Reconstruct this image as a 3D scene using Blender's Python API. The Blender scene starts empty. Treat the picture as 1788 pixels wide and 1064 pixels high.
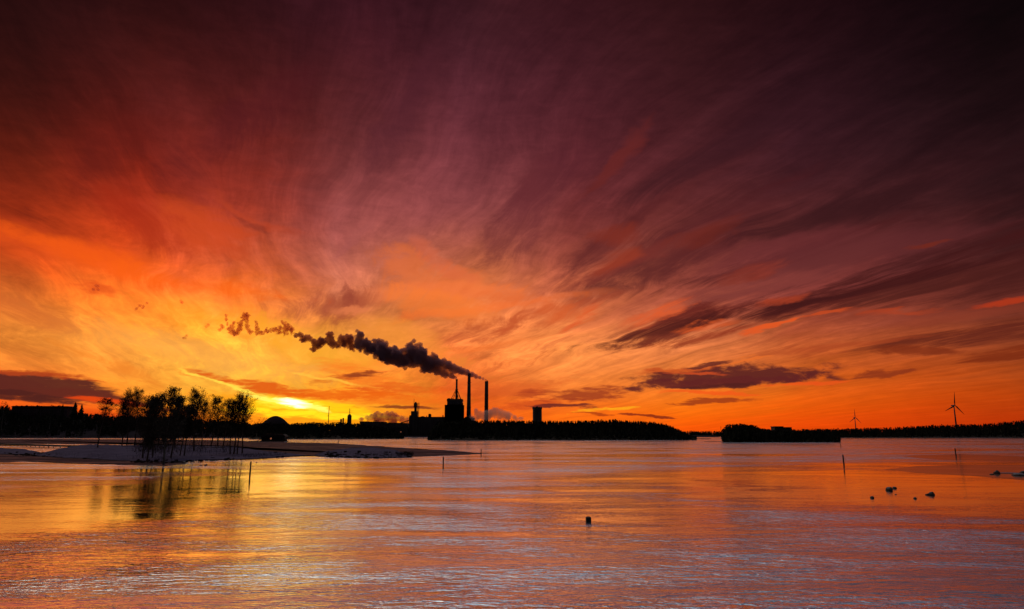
import bpy, math, random
from mathutils import Vector, Matrix, noise as mnoise
random.seed(7)
sc = bpy.context.scene
PI = math.pi
# ---------------------------------------------------------------- camera
F_PX, PITCH, CAM_H = 1186.0, math.radians(10.67), 8.0     # focal length in photo pixels, tilt, metres above the water
cam_data = bpy.data.cameras.new('camera')
cam_data.sensor_width = 36.0
cam_data.lens = 36.0 * F_PX / 1788.0
cam_data.clip_start = 0.1
cam_data.clip_end = 20000
cam = bpy.data.objects.new('camera', cam_data)
sc.collection.objects.link(cam)
cam.location = (0, 0, CAM_H)
cam.rotation_euler = (PI / 2 + PITCH, 0, 0)
sc.camera = cam
SP, CP = math.sin(PITCH), math.cos(PITCH)

def ray(x, y):
    u = (x - 894) / F_PX
    v = (532 - y) / F_PX
    return Vector((u, CP - v * SP, SP + v * CP))
def azel(x, y):
    d = ray(x, y).normalized()
    return math.atan2(d.x, d.y), math.asin(d.z)
def G(x, y, z=0.0):
    """the point of the level z seen at a photo pixel"""
    d = ray(x, y)
    t = (z - CAM_H) / d.z
    return Vector((d.x * t, d.y * t, z))
def W(x, y, D):
    """the point D metres ahead seen at a photo pixel"""
    d = ray(x, y)
    t = D / d.y
    return Vector((d.x * t, D, CAM_H + d.z * t))

# ---------------------------------------------------------------- exposure
sc.view_settings.view_transform = 'Standard'
sc.view_settings.look = 'None'
sc.view_settings.exposure = 0.0
sc.view_settings.gamma = 1.0
sc.view_settings.use_curve_mapping = False
sc.cycles.volume_bounces = 1
sc.cycles.max_bounces = 6
sc.cycles.transparent_max_bounces = 24
sc.cycles.sample_clamp_indirect = 4.0

# ---------------------------------------------------------------- sun
SUN_AZ, SUN_EL = azel(512, 708)
sd = bpy.data.lights.new('sun', 'SUN')
sd.energy = 0.01
sd.angle = math.radians(11)
sd.color = (1.0, 0.5, 0.16)
sun = bpy.data.objects.new('sun', sd)
sc.collection.objects.link(sun)
sdir = Vector((math.sin(SUN_AZ) * math.cos(SUN_EL), math.cos(SUN_AZ) * math.cos(SUN_EL), math.sin(SUN_EL)))
sun.rotation_euler = sdir.to_track_quat('Z', 'Y').to_euler()

# ---------------------------------------------------------------- node helper
def lin(c):
    def f(v):
        v = v / 255.0
        return v / 12.92 if v <= 0.04045 else ((v + 0.055) / 1.055) ** 2.4
    return tuple(f(v) for v in c)

class N:
    """small wrapper that writes shader node graphs"""
    def __init__(self, tree):
        self.t = tree; self.n = tree.nodes; self.l = tree.links
    def put(self, sock, v):
        if hasattr(v, 'is_linked') or isinstance(v, bpy.types.NodeSocket):
            self.l.new(v, sock)
        elif isinstance(v, (tuple, list)) and sock.type == 'RGBA':
            sock.default_value = tuple(v) + ((1.0,) if len(v) == 3 else ())
        else:
            sock.default_value = v
    def math(self, op, a, b=None, c=None, clamp=False):
        n = self.n.new('ShaderNodeMath'); n.operation = op; n.use_clamp = clamp
        for i, v in enumerate((a, b, c)):
            if v is not None: self.put(n.inputs[i], v)
        return n.outputs[0]
    def vec(self, x, y, z=0.0):
        n = self.n.new('ShaderNodeCombineXYZ')
        for i, v in enumerate((x, y, z)): self.put(n.inputs[i], v)
        return n.outputs[0]
    def sep(self, v):
        n = self.n.new('ShaderNodeSeparateXYZ'); self.put(n.inputs[0], v); return n.outputs
    def sepc(self, v):
        n = self.n.new('ShaderNodeSeparateColor'); self.put(n.inputs[0], v); return n.outputs
    def col(self, x, y, z):
        n = self.n.new('ShaderNodeCombineColor')
        for i, v in enumerate((x, y, z)): self.put(n.inputs[i], v)
        return n.outputs[0]
    def vmath(self, op, a, b=None):
        n = self.n.new('ShaderNodeVectorMath'); n.operation = op
        self.put(n.inputs[0], a)
        if b is not None: self.put(n.inputs[1], b)
        return n.outputs['Value'] if op in ('DOT_PRODUCT', 'LENGTH') else n.outputs[0]
    def noise(self, v, scale, detail=4.0, rough=0.5, dist=0.0, color=False):
        n = self.n.new('ShaderNodeTexNoise'); self.put(n.inputs['Vector'], v)
        n.inputs['Scale'].default_value = scale; n.inputs['Detail'].default_value = detail
        n.inputs['Roughness'].default_value = rough; n.inputs['Distortion'].default_value = dist
        return n.outputs['Color'] if color else n.outputs[0]
    def ss(self, v, a, b, lo=0.0, hi=1.0):
        n = self.n.new('ShaderNodeMapRange'); n.interpolation_type = 'SMOOTHSTEP'
        self.put(n.inputs[0], v)
        for i, q in zip((1, 2, 3, 4), (a, b, lo, hi)): self.put(n.inputs[i], q)
        return n.outputs[0]
    def lr(self, v, a, b, lo=0.0, hi=1.0):
        n = self.n.new('ShaderNodeMapRange')
        self.put(n.inputs[0], v)
        for i, q in zip((1, 2, 3, 4), (a, b, lo, hi)): self.put(n.inputs[i], q)
        return n.outputs[0]
    def mix(self, f, a, b, mode='MIX'):
        n = self.n.new('ShaderNodeMix'); n.data_type = 'RGBA'; n.blend_type = mode
        self.put(n.inputs[0], f); self.put(n.inputs[6], a); self.put(n.inputs[7], b)
        return n.outputs[2]
    def mapping(self, v, loc, rot, scale, kind='TEXTURE'):
        n = self.n.new('ShaderNodeMapping'); n.vector_type = kind
        self.put(n.inputs[0], v)
        n.inputs[1].default_value = loc; n.inputs[2].default_value = rot; n.inputs[3].default_value = scale
        return n.outputs[0]
    def ramp(self, v, stops, interp='LINEAR'):
        n = self.n.new('ShaderNodeValToRGB'); self.put(n.inputs[0], v)
        cr = n.color_ramp; cr.interpolation = interp
        while len(cr.elements) < len(stops): cr.elements.new(0.5)
        for e, (p, c) in zip(cr.elements, stops):
            e.position = p; e.color = tuple(c) + (1.0,)
        return n.outputs[0]

# ---------------------------------------------------------------- sky: dusk colours by azimuth and height, cloud bands over them
world = bpy.data.worlds.new('World')
sc.world = world
world.use_nodes = True
wt = world.node_tree
wt.nodes.clear()
n = N(wt)
tc = wt.nodes.new('ShaderNodeTexCoord')
dirv = tc.outputs['Generated']
dx, dy, dz = n.sep(dirv)
az = n.math('ARCTAN2', dx, dy)
el = n.math('ARCSINE', n.math('MAXIMUM', n.math('MINIMUM', dz, 1.0), -1.0))

XS = [0, 200, 400, 600, 800, 1000, 1200, 1400, 1600, 1788]
YS = [0, 100, 200, 300, 400, 450, 500, 550, 600, 640, 680, 710, 745]
TAB = [
 [(22,5,6),(45,12,12),(50,17,20),(58,20,30),(58,24,30),(56,20,25),(45,16,18),(30,8,12),(14,3,6),(8,2,3)],
 [(30,8,8),(55,15,12),(68,22,22),(76,27,34),(72,30,38),(64,26,32),(56,22,24),(40,14,20),(24,8,10),(12,4,5)],
 [(52,14,8),(85,22,15),(95,30,28),(96,38,40),(98,42,52),(82,33,40),(70,30,34),(52,22,30),(38,16,20),(26,8,10)],
 [(80,26,16),(135,32,18),(130,40,30),(115,50,48),(125,58,62),(102,42,48),(86,36,40),(64,28,35),(50,22,26),(36,16,20)],
 [(178,56,20),(190,55,20),(190,65,40),(160,80,76),(165,84,84),(122,50,48),(106,46,44),(82,36,38),(72,32,34),(52,22,24)],
 [(220,78,22),(240,82,18),(205,88,50),(190,105,85),(195,104,82),(155,75,62),(120,55,48),(118,52,50),(95,42,42),(66,28,28)],
 [(210,100,40),(250,112,28),(250,112,38),(195,112,80),(235,130,75),(195,100,66),(140,66,55),(130,58,56),(100,42,42),(80,32,30)],
 [(226,130,52),(248,148,50),(255,152,36),(205,112,65),(240,142,78),(205,108,62),(165,80,58),(145,66,48),(130,58,40),(105,45,32)],
 [(236,148,52),(248,165,68),(255,182,60),(255,172,62),(235,125,62),(240,145,72),(230,135,80),(190,92,48),(165,78,42),(135,62,36)],
 [(230,120,48),(250,160,60),(255,192,70),(255,165,52),(225,112,46),(242,142,70),(236,132,62),(212,102,40),(190,85,30),(160,70,25)],
 [(240,110,30),(255,155,42),(255,205,70),(255,160,40),(222,95,35),(236,132,50),(242,128,36),(228,105,20),(208,85,15),(180,70,15)],
 [(230,75,18),(240,95,22),(255,165,30),(255,195,40),(238,98,25),(240,108,25),(246,125,15),(236,95,10),(212,75,10),(180,60,10)],
 [(200,42,10),(222,55,12),(255,125,20),(255,160,20),(252,105,22),(255,120,18),(250,90,8),(232,75,8),(208,62,8),(180,48,8)]]
def tab(x, y):
    x = min(max(x, XS[0]), XS[-1]); y = min(max(y, YS[0]), YS[-1])
    i = max(k for k in range(len(XS) - 1) if XS[k] <= x)
    j = max(k for k in range(len(YS) - 1) if YS[k] <= y)
    a = (x - XS[i]) / (XS[i+1] - XS[i]); b = (y - YS[j]) / (YS[j+1] - YS[j])
    c = [lin(TAB[jj][ii]) for jj, ii in ((j, i), (j, i+1), (j+1, i), (j+1, i+1))]
    return tuple((c[0][k]*(1-a)+c[1][k]*a)*(1-b) + (c[2][k]*(1-a)+c[3][k]*a)*b for k in range(3))
def sky_at(a, e):
    d = Vector((math.sin(a)*math.cos(e), math.cos(a)*math.cos(e), math.sin(e)))
    fwd = d.y * CP + d.z * SP
    up = -d.y * SP + d.z * CP
    if fwd < 0.15: return (0, 0, 0)
    return tab(894 + F_PX * d.x / fwd, 532 - F_PX * up / fwd)

# cloud-layer coordinates: streaks run towards the sun's azimuth, as lines on a high level layer do
A0 = azel(500, 740)[0]
ca, sa = math.cos(A0), math.sin(A0)
along = n.math('ADD', n.math('MULTIPLY', dx, sa), n.math('MULTIPLY', dy, ca))
across = n.math('SUBTRACT', n.math('MULTIPLY', dx, ca), n.math('MULTIPLY', dy, sa))
inv = n.math('DIVIDE', 1.0, n.math('ADD', n.math('MAXIMUM', dz, 0.0), 0.075))
pa = n.math('MULTIPLY', along, inv)
pb = n.math('MULTIPLY', across, inv)
lay = n.vec(n.math('MULTIPLY', pa, 0.22), pb, 0.0)
wob = n.noise(n.vec(n.math('MULTIPLY', pa, 0.5), n.math('MULTIPLY', pb, 0.9), 3.0), 1.3, 3, 0.5, color=True)
wv = n.sepc(wob)
lay2 = n.vec(n.math('ADD', n.math('MULTIPLY', pa, 0.17), n.math('MULTIPLY', wv[0], 0.35)),
             n.math('ADD', pb, n.math('MULTIPLY', wv[1], 0.6)), 0.0)
st1 = n.noise(lay2, 1.5, 7, 0.58, 0.1)          # broad streaks
st2 = n.noise(lay2, 6.5, 8, 0.72, 0.25)           # fine fibres
puff = n.noise(n.vec(n.math('MULTIPLY', az, 1.0), n.math('MULTIPLY', el, 2.6), 5.0), 26.0, 6, 0.62, 0.4)
puff_s = n.noise(n.vec(n.math('MULTIPLY', az, 0.6), n.math('MULTIPLY', el, 3.4), 1.0), 16.0, 6, 0.6, 0.2)

# colour grid, warped a little by the streaks so that no gradient stays even
w1 = n.math('SUBTRACT', st1, 0.5)
w2 = n.math('SUBTRACT', puff_s, 0.5)
lowk = n.ss(el, 0.0, 0.30)
azw = n.math('ADD', az, n.math('ADD', n.math('MULTIPLY', w1, 0.22), n.math('MULTIPLY', w2, 0.05)))
elw = n.math('ADD', el, n.math('ADD', n.math('MULTIPLY', n.math('MULTIPLY', w1, lowk), 0.16), n.math('MULTIPLY', w2, 0.012)))
ELMAX = 1.5708
els = [-0.05, 0.0, 0.012, 0.03, 0.05, 0.075, 0.1, 0.13, 0.16, 0.2, 0.24, 0.29, 0.35, 0.42, 0.5, 0.57, 0.64, 0.69, 0.72, 0.77, 0.83, 1.0, 1.25]
azs = [azel(x, 640)[0] for x in XS]
def above(e, base, k):
    # above the frame the unseen sky is made paler blue-grey to lighten the water
    t = min(max((e - 0.70) / 0.11, 0), 1); t = t*t*(3-2*t)
    up = (0.30, 0.28, 0.34); k = 1.0
    return tuple(b*(1-t) + u*k*t for b, u in zip(base, up))
cols = []
for i, a in enumerate([azs[0] - 0.25] + azs + [azs[-1] + 0.25]):
    kk = [2.9, 2.9, 2.6, 2.0, 1.5, 1.15, 0.95, 0.65, 0.36, 0.18, 0.1, 0.08][i]
    stops = []
    for e in els:
        aa = min(max(a, azs[0]), azs[-1])
        c = sky_at(aa, max(e, 0.0005))
        if i in (0, 11): c = tuple(v * 0.55 for v in c)
        c = above(e, c, kk)
        stops.append(((e + 0.05) / (ELMAX + 0.05), c))
    cols.append((a, stops))
elp = n.lr(elw, -0.05, ELMAX)
base = None
for i, (a, stops) in enumerate(cols):
    c = n.ramp(elp, stops, 'B_SPLINE')
    base = c if base is None else n.mix(n.lr(azw, cols[i-1][0], a), base, c)
# behind the viewer: darker dusk
back = n.ss(n.math('ABSOLUTE', n.math('SUBTRACT', az, -0.1)), 0.85, 1.6)
lowb = n.ss(el, 0.55, 0.95)
backc = n.mix(lowb, (0.016, 0.010, 0.014), (0.15, 0.12, 0.145))
base = n.mix(back, base, backc)

# general streak relief
amp = n.ss(el, 0.015, 0.12, 0.35, 1.0)
s = n.math('ADD', n.math('MULTIPLY', w1, 1.7), n.math('ADD', n.math('MULTIPLY', n.math('SUBTRACT', st2, 0.5), 1.25), n.math('MULTIPLY', n.math('SUBTRACT', puff, 0.5), 0.55)))
s = n.math('MULTIPLY', s, amp)
gain = n.math('POWER', 2.0, n.math('MULTIPLY', s, 1.7))
base = n.mix(1.0, base, n.col(gain, n.math('POWER', gain, 1.12), gain), 'MULTIPLY')

swir = n.sepc(n.noise(n.vec(n.math('MULTIPLY', pa, 0.35), n.math('MULTIPLY', pb, 1.0), 11.0), 1.6, 5, 0.55, 0.4, color=True))
fine = n.sepc(n.noise(n.vec(n.math('MULTIPLY', az, 0.7), n.math('MULTIPLY', el, 2.2), 2.0), 14.0, 5, 0.6, 0.3, color=True))
P2 = n.vec(n.math('ADD', az, n.math('ADD', n.math('MULTIPLY', n.math('MULTIPLY', n.math('SUBTRACT', swir[0], 0.5), lowk), 0.17), n.math('MULTIPLY', n.math('SUBTRACT', fine[0], 0.5), 0.055))),
           n.math('ADD', el, n.math('ADD', n.math('MULTIPLY', n.math('MULTIPLY', n.math('SUBTRACT', swir[1], 0.5), lowk), 0.09), n.math('MULTIPLY', n.math('SUBTRACT', fine[1], 0.5), 0.022))), 1.0)
edge_soft = n.math('SUBTRACT', n.math('ADD', n.math('MULTIPLY', st1, 1.1), n.math('MULTIPLY', st2, 1.3)), 1.2)
edge_puff = n.math('SUBTRACT', puff, 0.5)
flat2 = n.noise(n.vec(n.math('MULTIPLY', az, 0.8), n.math('MULTIPLY', el, 4.5), 8.0), 55.0, 5, 0.62, 0.5)
edge_flat = n.math('SUBTRACT', n.math('ADD', n.math('MULTIPLY', puff_s, 1.1), n.math('MULTIPLY', flat2, 1.1)), 1.1)
RAG = {'s': 2.0, 'p': 1.3, 'f': 1.2}
EDGE = {'s': edge_soft, 'p': edge_puff, 'f': edge_flat}
cur = base
def stroke(x0, y0, x1, y1, w, col, k=0.9, soft=0.9, edge='s', en=2.2, hdr=1.0):
    # x0.. photo pixels; en: how ragged the rim is
    """one cloud band between two photo pixels, w photo pixels to each side"""
    global cur
    a0, e0 = azel(x0, y0); a1, e1 = azel(x1, y1)
    L = math.hypot(a1 - a0, e1 - e0) / 2 + 1e-4
    px = azel((x0+x1)/2, (y0+y1)/2 - 1)[1] - azel((x0+x1)/2, (y0+y1)/2)[1]
    L = max(L, w * px)
    th = math.atan2(e1-e0, a1-a0); cx, cy = (a0+a1)/2, (e0+e1)/2
    ct, st = math.cos(th), math.sin(th); lu, lv = L * 1.12, w * px
    u = n.vmath('DOT_PRODUCT', P2, (ct/lu, st/lu, -(cx*ct + cy*st)/lu))
    v = n.vmath('DOT_PRODUCT', P2, (-st/lv, ct/lv, (cx*st - cy*ct)/lv))
    d = n.math('MULTIPLY_ADD', u, u, n.math('MULTIPLY_ADD', v, v, n.math('MULTIPLY', EDGE[edge], en * RAG[edge])))
    f = n.ss(d, 1.0 + soft * (0.9 if edge == 's' else 0.5), 1.0 - soft * (1.5 if edge == 's' else 1.15), 0.0, k)
    c = tuple(v * hdr for v in lin(col))
    cur = n.mix(f, cur, c)

# --- broad soft bands, right
stroke(1010, 520, 1330, 365, 34, (84,32,36), .75, 1.0)
stroke(1190, 505, 1560, 385, 16, (74,27,29), .85, .9)
stroke(1240, 470, 1480, 400, 26, (112,48,50), .6, 1.0)
stroke(1180, 545, 1500, 430, 26, (128,60,56), .7, 1.0)
stroke(1400, 440, 1720, 400, 30, (96,42,44), .7, 1.0)
stroke(1380, 525, 1850, 470, 36, (72,28,26), .8, .9)
stroke(1080, 598, 1300, 540, 20, (104,36,30), .92, .7)
stroke(1260, 560, 1560, 480, 22, (80,28,26), .88, .9)
stroke(1440, 495, 1850, 375, 18, (62,22,23), .8, .9)
stroke(1090, 592, 1820, 398, 9, (66,22,23), .8, 1.0)
stroke(1400, 520, 1820, 440, 10, (60,20,22), .7, 1.0)
stroke(1140, 606, 1300, 574, 8, (140,48,28), .8, .8)
stroke(1480, 560, 1850, 535, 14, (150,66,46), .5, .9)
stroke(1560, 598, 1850, 572, 17, (96,36,26), .85, .8)
stroke(1530, 612, 1690, 618, 10, (120,44,22), .8, .8, 'p')
stroke(1700, 628, 1850, 605, 7, (120,42,18), .8, .8)
stroke(1340, 618, 1580, 590, 6, (170,72,36), .6, .9)
stroke(880, 350, 1010, 260, 26, (92,36,44), .5, 1.0)
stroke(870, 420, 930, 300, 34, (110,46,50), .6, 1.0)
stroke(960, 480, 1120, 400, 24, (104,42,42), .6, 1.0)
stroke(900, 620, 1010, 590, 10, (214,108,60), .6, .9)
stroke(620, 330, 760, 120, 30, (84,34,44), .4, 1.0)
stroke(330, 300, 520, 150, 34, (86,24,30), .45, 1.0)
stroke(100, 330, 330, 200, 36, (100,26,20), .5, 1.0)
stroke(1100, 330, 1400, 180, 26, (58,24,30), .5, 1.0)
stroke(1300, 400, 1788, 250, 22, (50,20,24), .6, 1.0)
stroke(1000, 455, 1180, 340, 14, (86,32,34), .6, 1.0)
stroke(930, 520, 1200, 420, 12, (128,52,44), .6, 1.0)
stroke(860, 585, 1060, 520, 10, (170,72,44), .6, 1.0)
stroke(650, 520, 880, 500, 14, (255,132,70), .5, 1.0)
stroke(740, 560, 1000, 520, 10, (250,118,48), .6, 1.0)
stroke(600, 640, 900, 600, 9, (250,120,44), .5, 1.0)
# --- orange lit feathers, right and middle
stroke(1030, 470, 1105, 440, 17, (165,62,34), .55, .9)
stroke(1050, 410, 1120, 400, 20, (142,52,34), .6, 1.0)
stroke(1190, 430, 1300, 380, 16, (124,44,30), .5, .9)
stroke(1250, 497, 1360, 452, 9, (160,60,36), .4, 1.0)
stroke(1000, 330, 1100, 225, 14, (118,42,36), .55, 1.0)
stroke(1320, 530, 1400, 505, 7, (170,64,36), .7, .9, 'p')
stroke(1580, 425, 1640, 412, 5, (120,42,26), .7, .9, 'p')
stroke(1095, 572, 1195, 535, 12, (228,98,48), .85, .8)
stroke(1200, 575, 1290, 558, 7, (232,100,44), .7, .9)
stroke(1310, 583, 1400, 558, 5, (232,92,34), .85, .8, 'p')
stroke(1400, 560, 1480, 548, 5, (200,78,34), .8, .8, 'p')
stroke(1500, 552, 1640, 540, 5, (186,68,30), .7, .9)
stroke(1690, 533, 1850, 514, 8, (190,60,24), .7, .9, 'p')
stroke(975, 588, 1025, 545, 12, (226,88,40), .8, .9)
stroke(1250, 640, 1360, 620, 4, (240,120,45), .6, .9, 'p')
stroke(700, 470, 960, 555, 30, (250,126,60), .5, 1.0, 's', 3.4)
stroke(725, 425, 810, 475, 13, (225,108,68), .45, .9)
stroke(700, 520, 860, 560, 22, (252,132,54), .6, 1.0)
stroke(860, 520, 1020, 560, 18, (228,108,52), .65, 1.0)
stroke(760, 605, 940, 560, 17, (186,84,44), .75, .9)
stroke(820, 600, 990, 540, 9, (205,92,46), .6, .9)
stroke(640, 560, 820, 640, 18, (255,160,60), .5, 1.0)
stroke(830, 650, 960, 620, 9, (205,92,40), .7, .9)
# --- mauve smear above the plume
stroke(500, 545, 640, 520, 24, (166,78,54), .8, 1.0)
stroke(570, 500, 600, 525, 14, (150,66,50), .7, .9)
stroke(560, 455, 650, 395, 12, (168,88,84), .5, 1.0)
stroke(575, 540, 640, 538, 6, (240,138,84), .6, .9)
# --- left: orange billows and glowing band
stroke(275, 385, 440, 410, 44, (212,76,30), .75, 1.0, 'p', 1.6)
stroke(180, 350, 330, 420, 40, (176,46,20), .6, 1.0)
stroke(380, 340, 478, 385, 8, (196,70,36), .5, 1.0)
stroke(425, 372, 465, 388, 9, (130,46,34), .5, 1.0, 'p')
stroke(-40, 395, 330, 505, 26, (255,98,18), .75, 1.0)
stroke(200, 470, 480, 520, 18, (255,104,16), .8, 1.0)
stroke(260, 520, 500, 590, 26, (255,166,22), .75, 1.0)
stroke(400, 560, 640, 640, 26, (255,184,48), .55, 1.0)
stroke(150, 575, 520, 650, 26, (255,182,84), .5, 1.0)
stroke(120, 500, 190, 515, 9, (226,84,26), .7, .9, 'p')
stroke(-40, 520, 140, 570, 20, (214,110,46), .6, 1.0)
# --- low clouds by the sun
stroke(100, 600, 250, 660, 9, (244,142,44), .7, .9)
stroke(350, 690, 660, 735, 20, (255,165,12), .8, .9, 'f', 1.6)
stroke(560, 640, 690, 680, 18, (246,122,34), .7, 1.0, 'f')
stroke(590, 690, 800, 700, 15, (238,112,26), .7, 1.0, 'f')
stroke(830, 690, 1000, 660, 14, (216,96,40), .6, 1.0, 'f')
stroke(860, 712, 1000, 700, 9, (196,70,30), .7, .9, 'f')
stroke(940, 690, 1090, 686, 13, (150,54,32), .85, .9, 'f', 2.6)
stroke(905, 690, 960, 683, 8, (176,66,32), .7, .9, 'f')
stroke(540, 665, 660, 655, 8, (196,78,26), .8, .9, 'f')
stroke(595, 656, 655, 656, 5, (132,50,28), .85, .8, 'f')
stroke(345, 652, 560, 694, 8, (222,84,14), .9, .8, 'f')
stroke(480, 686, 700, 690, 9, (232,96,14), .8, .8, 'f')
stroke(620, 676, 780, 682, 8, (222,88,22), .6, .9, 'f')
stroke(-80, 655, 190, 690, 22, (82,29,33), .97, .5, 'f', 1.6)
stroke(60, 678, 250, 704, 10, (96,34,32), .94, .6, 'f', 1.1)
stroke(180, 696, 350, 720, 4.5, (118,42,30), .9, .7, 'f', 1.0)
stroke(-60, 640, 160, 665, 5, (188,70,26), .75, .9, 'f')
stroke(-80, 668, 140, 703, 9, (74,26,30), .9, .6, 'f', 1.6)
stroke(120, 690, 240, 706, 5, (240,74,14), .8, .8, 'f')
stroke(650, 710, 765, 711, 4, (124,46,30), .9, .7, 'f', 1.4)
stroke(590, 708, 628, 710, 2, (190,66,20), .8, .7, 'f', 1.4)
stroke(930, 709, 1040, 711, 4, (104,34,36), .92, .6, 'f', 1.4)
stroke(1000, 722, 1060, 724, 2, (160,56,20), .8, .7, 'f', 1.4)
stroke(1075, 723, 1125, 725, 2.5, (140,44,24), .9, .7, 'f', 1.4)
stroke(1120, 726, 1185, 728, 2.5, (132,40,22), .9, .7, 'f', 1.4)
stroke(1180, 705, 1310, 699, 5, (150,54,24), .85, .7, 'f', 1.8)
stroke(1000, 722, 1060, 714, 4, (255,180,30), .75, 1.0, 'f', 3.6)
stroke(1050, 716, 1110, 713, 3, (255,184,30), .75, 1.0, 'f', 3.0)
# --- the dark cloud on the right
stroke(1120, 652, 1250, 640, 7, (190,74,30), .8, .7, 'p', 1.6)
stroke(1140, 664, 1440, 650, 21, (90,34,35), .96, .55, 'p', 2.4)
stroke(1100, 678, 1400, 660, 10, (96,34,36), .95, .4, 'p', 2.2)
stroke(1190, 680, 1330, 672, 7, (82,30,32), .9, .6, 'p', 1.6)
stroke(1190, 640, 1270, 632, 4, (96,34,34), .9, .5, 'p', 1.6)
stroke(1500, 655, 1590, 647, 6, (128,46,26), .75, .6, 'p', 2.6)
stroke(1150, 688, 1330, 690, 3, (244,92,28), .8, .9, 'p', 2.0)
stroke(1330, 676, 1470, 664, 3, (238,88,28), .8, .9, 'p', 2.2)
stroke(1180, 650, 1260, 652, 3, (214,84,36), .7, .9, 'p', 2.4)
# --- glow round the sun
stroke(440, 700, 600, 716, 16, (255,208,20), .85, 1.0, 'f', 1.6, 1.25)
stroke(330, 650, 500, 700, 3, (255,232,80), .85, .9, 'f', 2.4, 1.1)
stroke(500, 648, 640, 676, 3, (255,205,70), .7, .9, 'f', 1.8, 1.1)
stroke(440, 719, 680, 730, 7, (255,222,30), .85, .9, 'f', 2.0, 1.35)
stroke(560, 705, 660, 722, 9, (255,206,20), .8, .9, 'f', 2.0, 1.15)
stroke(470, 699, 560, 712, 12, (255,228,60), .95, 1.0, 'f', 2.0, 1.4)
stroke(494, 699, 540, 710, 10, (255,250,190), 1.0, 1.0, 'f', 1.3, 3.0)
stroke(520, 708, 570, 717, 4, (255,240,110), .9, 1.0, 'f', 2.0, 1.5)
stroke(430, 688, 506, 703, 3.5, (255,238,100), .9, .9, 'f', 1.6, 1.3)

cur = n.mix(1.0, cur, n.mix(n.ss(el, 0.10, 0.42), (1.0, 0.88, 0.84), (0.89, 0.82, 0.88)), 'MULTIPLY')
# unseen bright sky band, added above the frame to brighten the water: warm to the left, blue-grey in the middle, dim to the right
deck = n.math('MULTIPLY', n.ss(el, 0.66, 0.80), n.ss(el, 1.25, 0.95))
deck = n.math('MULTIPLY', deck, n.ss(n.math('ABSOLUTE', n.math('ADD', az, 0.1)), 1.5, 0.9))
fill_col = n.mix(n.ss(az, -0.75, -0.05), (3.6, 2.8, 2.1), (1.35, 1.65, 1.85))
fill_col = n.mix(n.ss(az, 0.0, 0.65), fill_col, (0.12, 0.16, 0.22))
cur = n.mix(deck, cur, fill_col)
nish = wt.nodes.new('ShaderNodeTexSky')
nish.sky_type = 'NISHITA'
nish.sun_disc = False
nish.sun_elevation = SUN_EL
nish.sun_rotation = SUN_AZ
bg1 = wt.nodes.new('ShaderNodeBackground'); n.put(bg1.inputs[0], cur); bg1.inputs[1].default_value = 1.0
bg2 = wt.nodes.new('ShaderNodeBackground'); n.put(bg2.inputs[0], nish.outputs[0]); bg2.inputs[1].default_value = 0.0012
addn = wt.nodes.new('ShaderNodeAddShader')
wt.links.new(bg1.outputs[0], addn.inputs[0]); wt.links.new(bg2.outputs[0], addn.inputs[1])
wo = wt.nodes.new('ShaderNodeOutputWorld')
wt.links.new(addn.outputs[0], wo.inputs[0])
world.cycles.sampling_method = 'MANUAL'
world.cycles.sample_map_resolution = 512
# ---------------------------------------------------------------- helpers
def link(o):
    sc.collection.objects.link(o); return o
def mat(name):
    m = bpy.data.materials.new(name); m.use_nodes = True
    m.node_tree.nodes.clear()
    return m, N(m.node_tree)
def out(nn, shader, disp=None, vol=None):
    o = nn.n.new('ShaderNodeOutputMaterial')
    if shader is not None: nn.l.new(shader, o.inputs[0])
    if vol is not None: nn.l.new(vol, o.inputs[1])
def principled(nn, col, rough=0.8, normal=None, metallic=0.0, spec=0.3):
    p = nn.n.new('ShaderNodeBsdfPrincipled')
    nn.put(p.inputs['Base Color'], col); nn.put(p.inputs['Roughness'], rough)
    nn.put(p.inputs['Metallic'], metallic); nn.put(p.inputs['Specular IOR Level'], spec)
    if normal is not None: nn.l.new(normal, p.inputs['Normal'])
    return p
def bump(nn, h, strength, dist):
    b = nn.n.new('ShaderNodeBump'); nn.put(b.inputs['Height'], h)
    nn.put(b.inputs['Strength'], strength); nn.put(b.inputs['Distance'], dist)
    return b.outputs[0]

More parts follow.
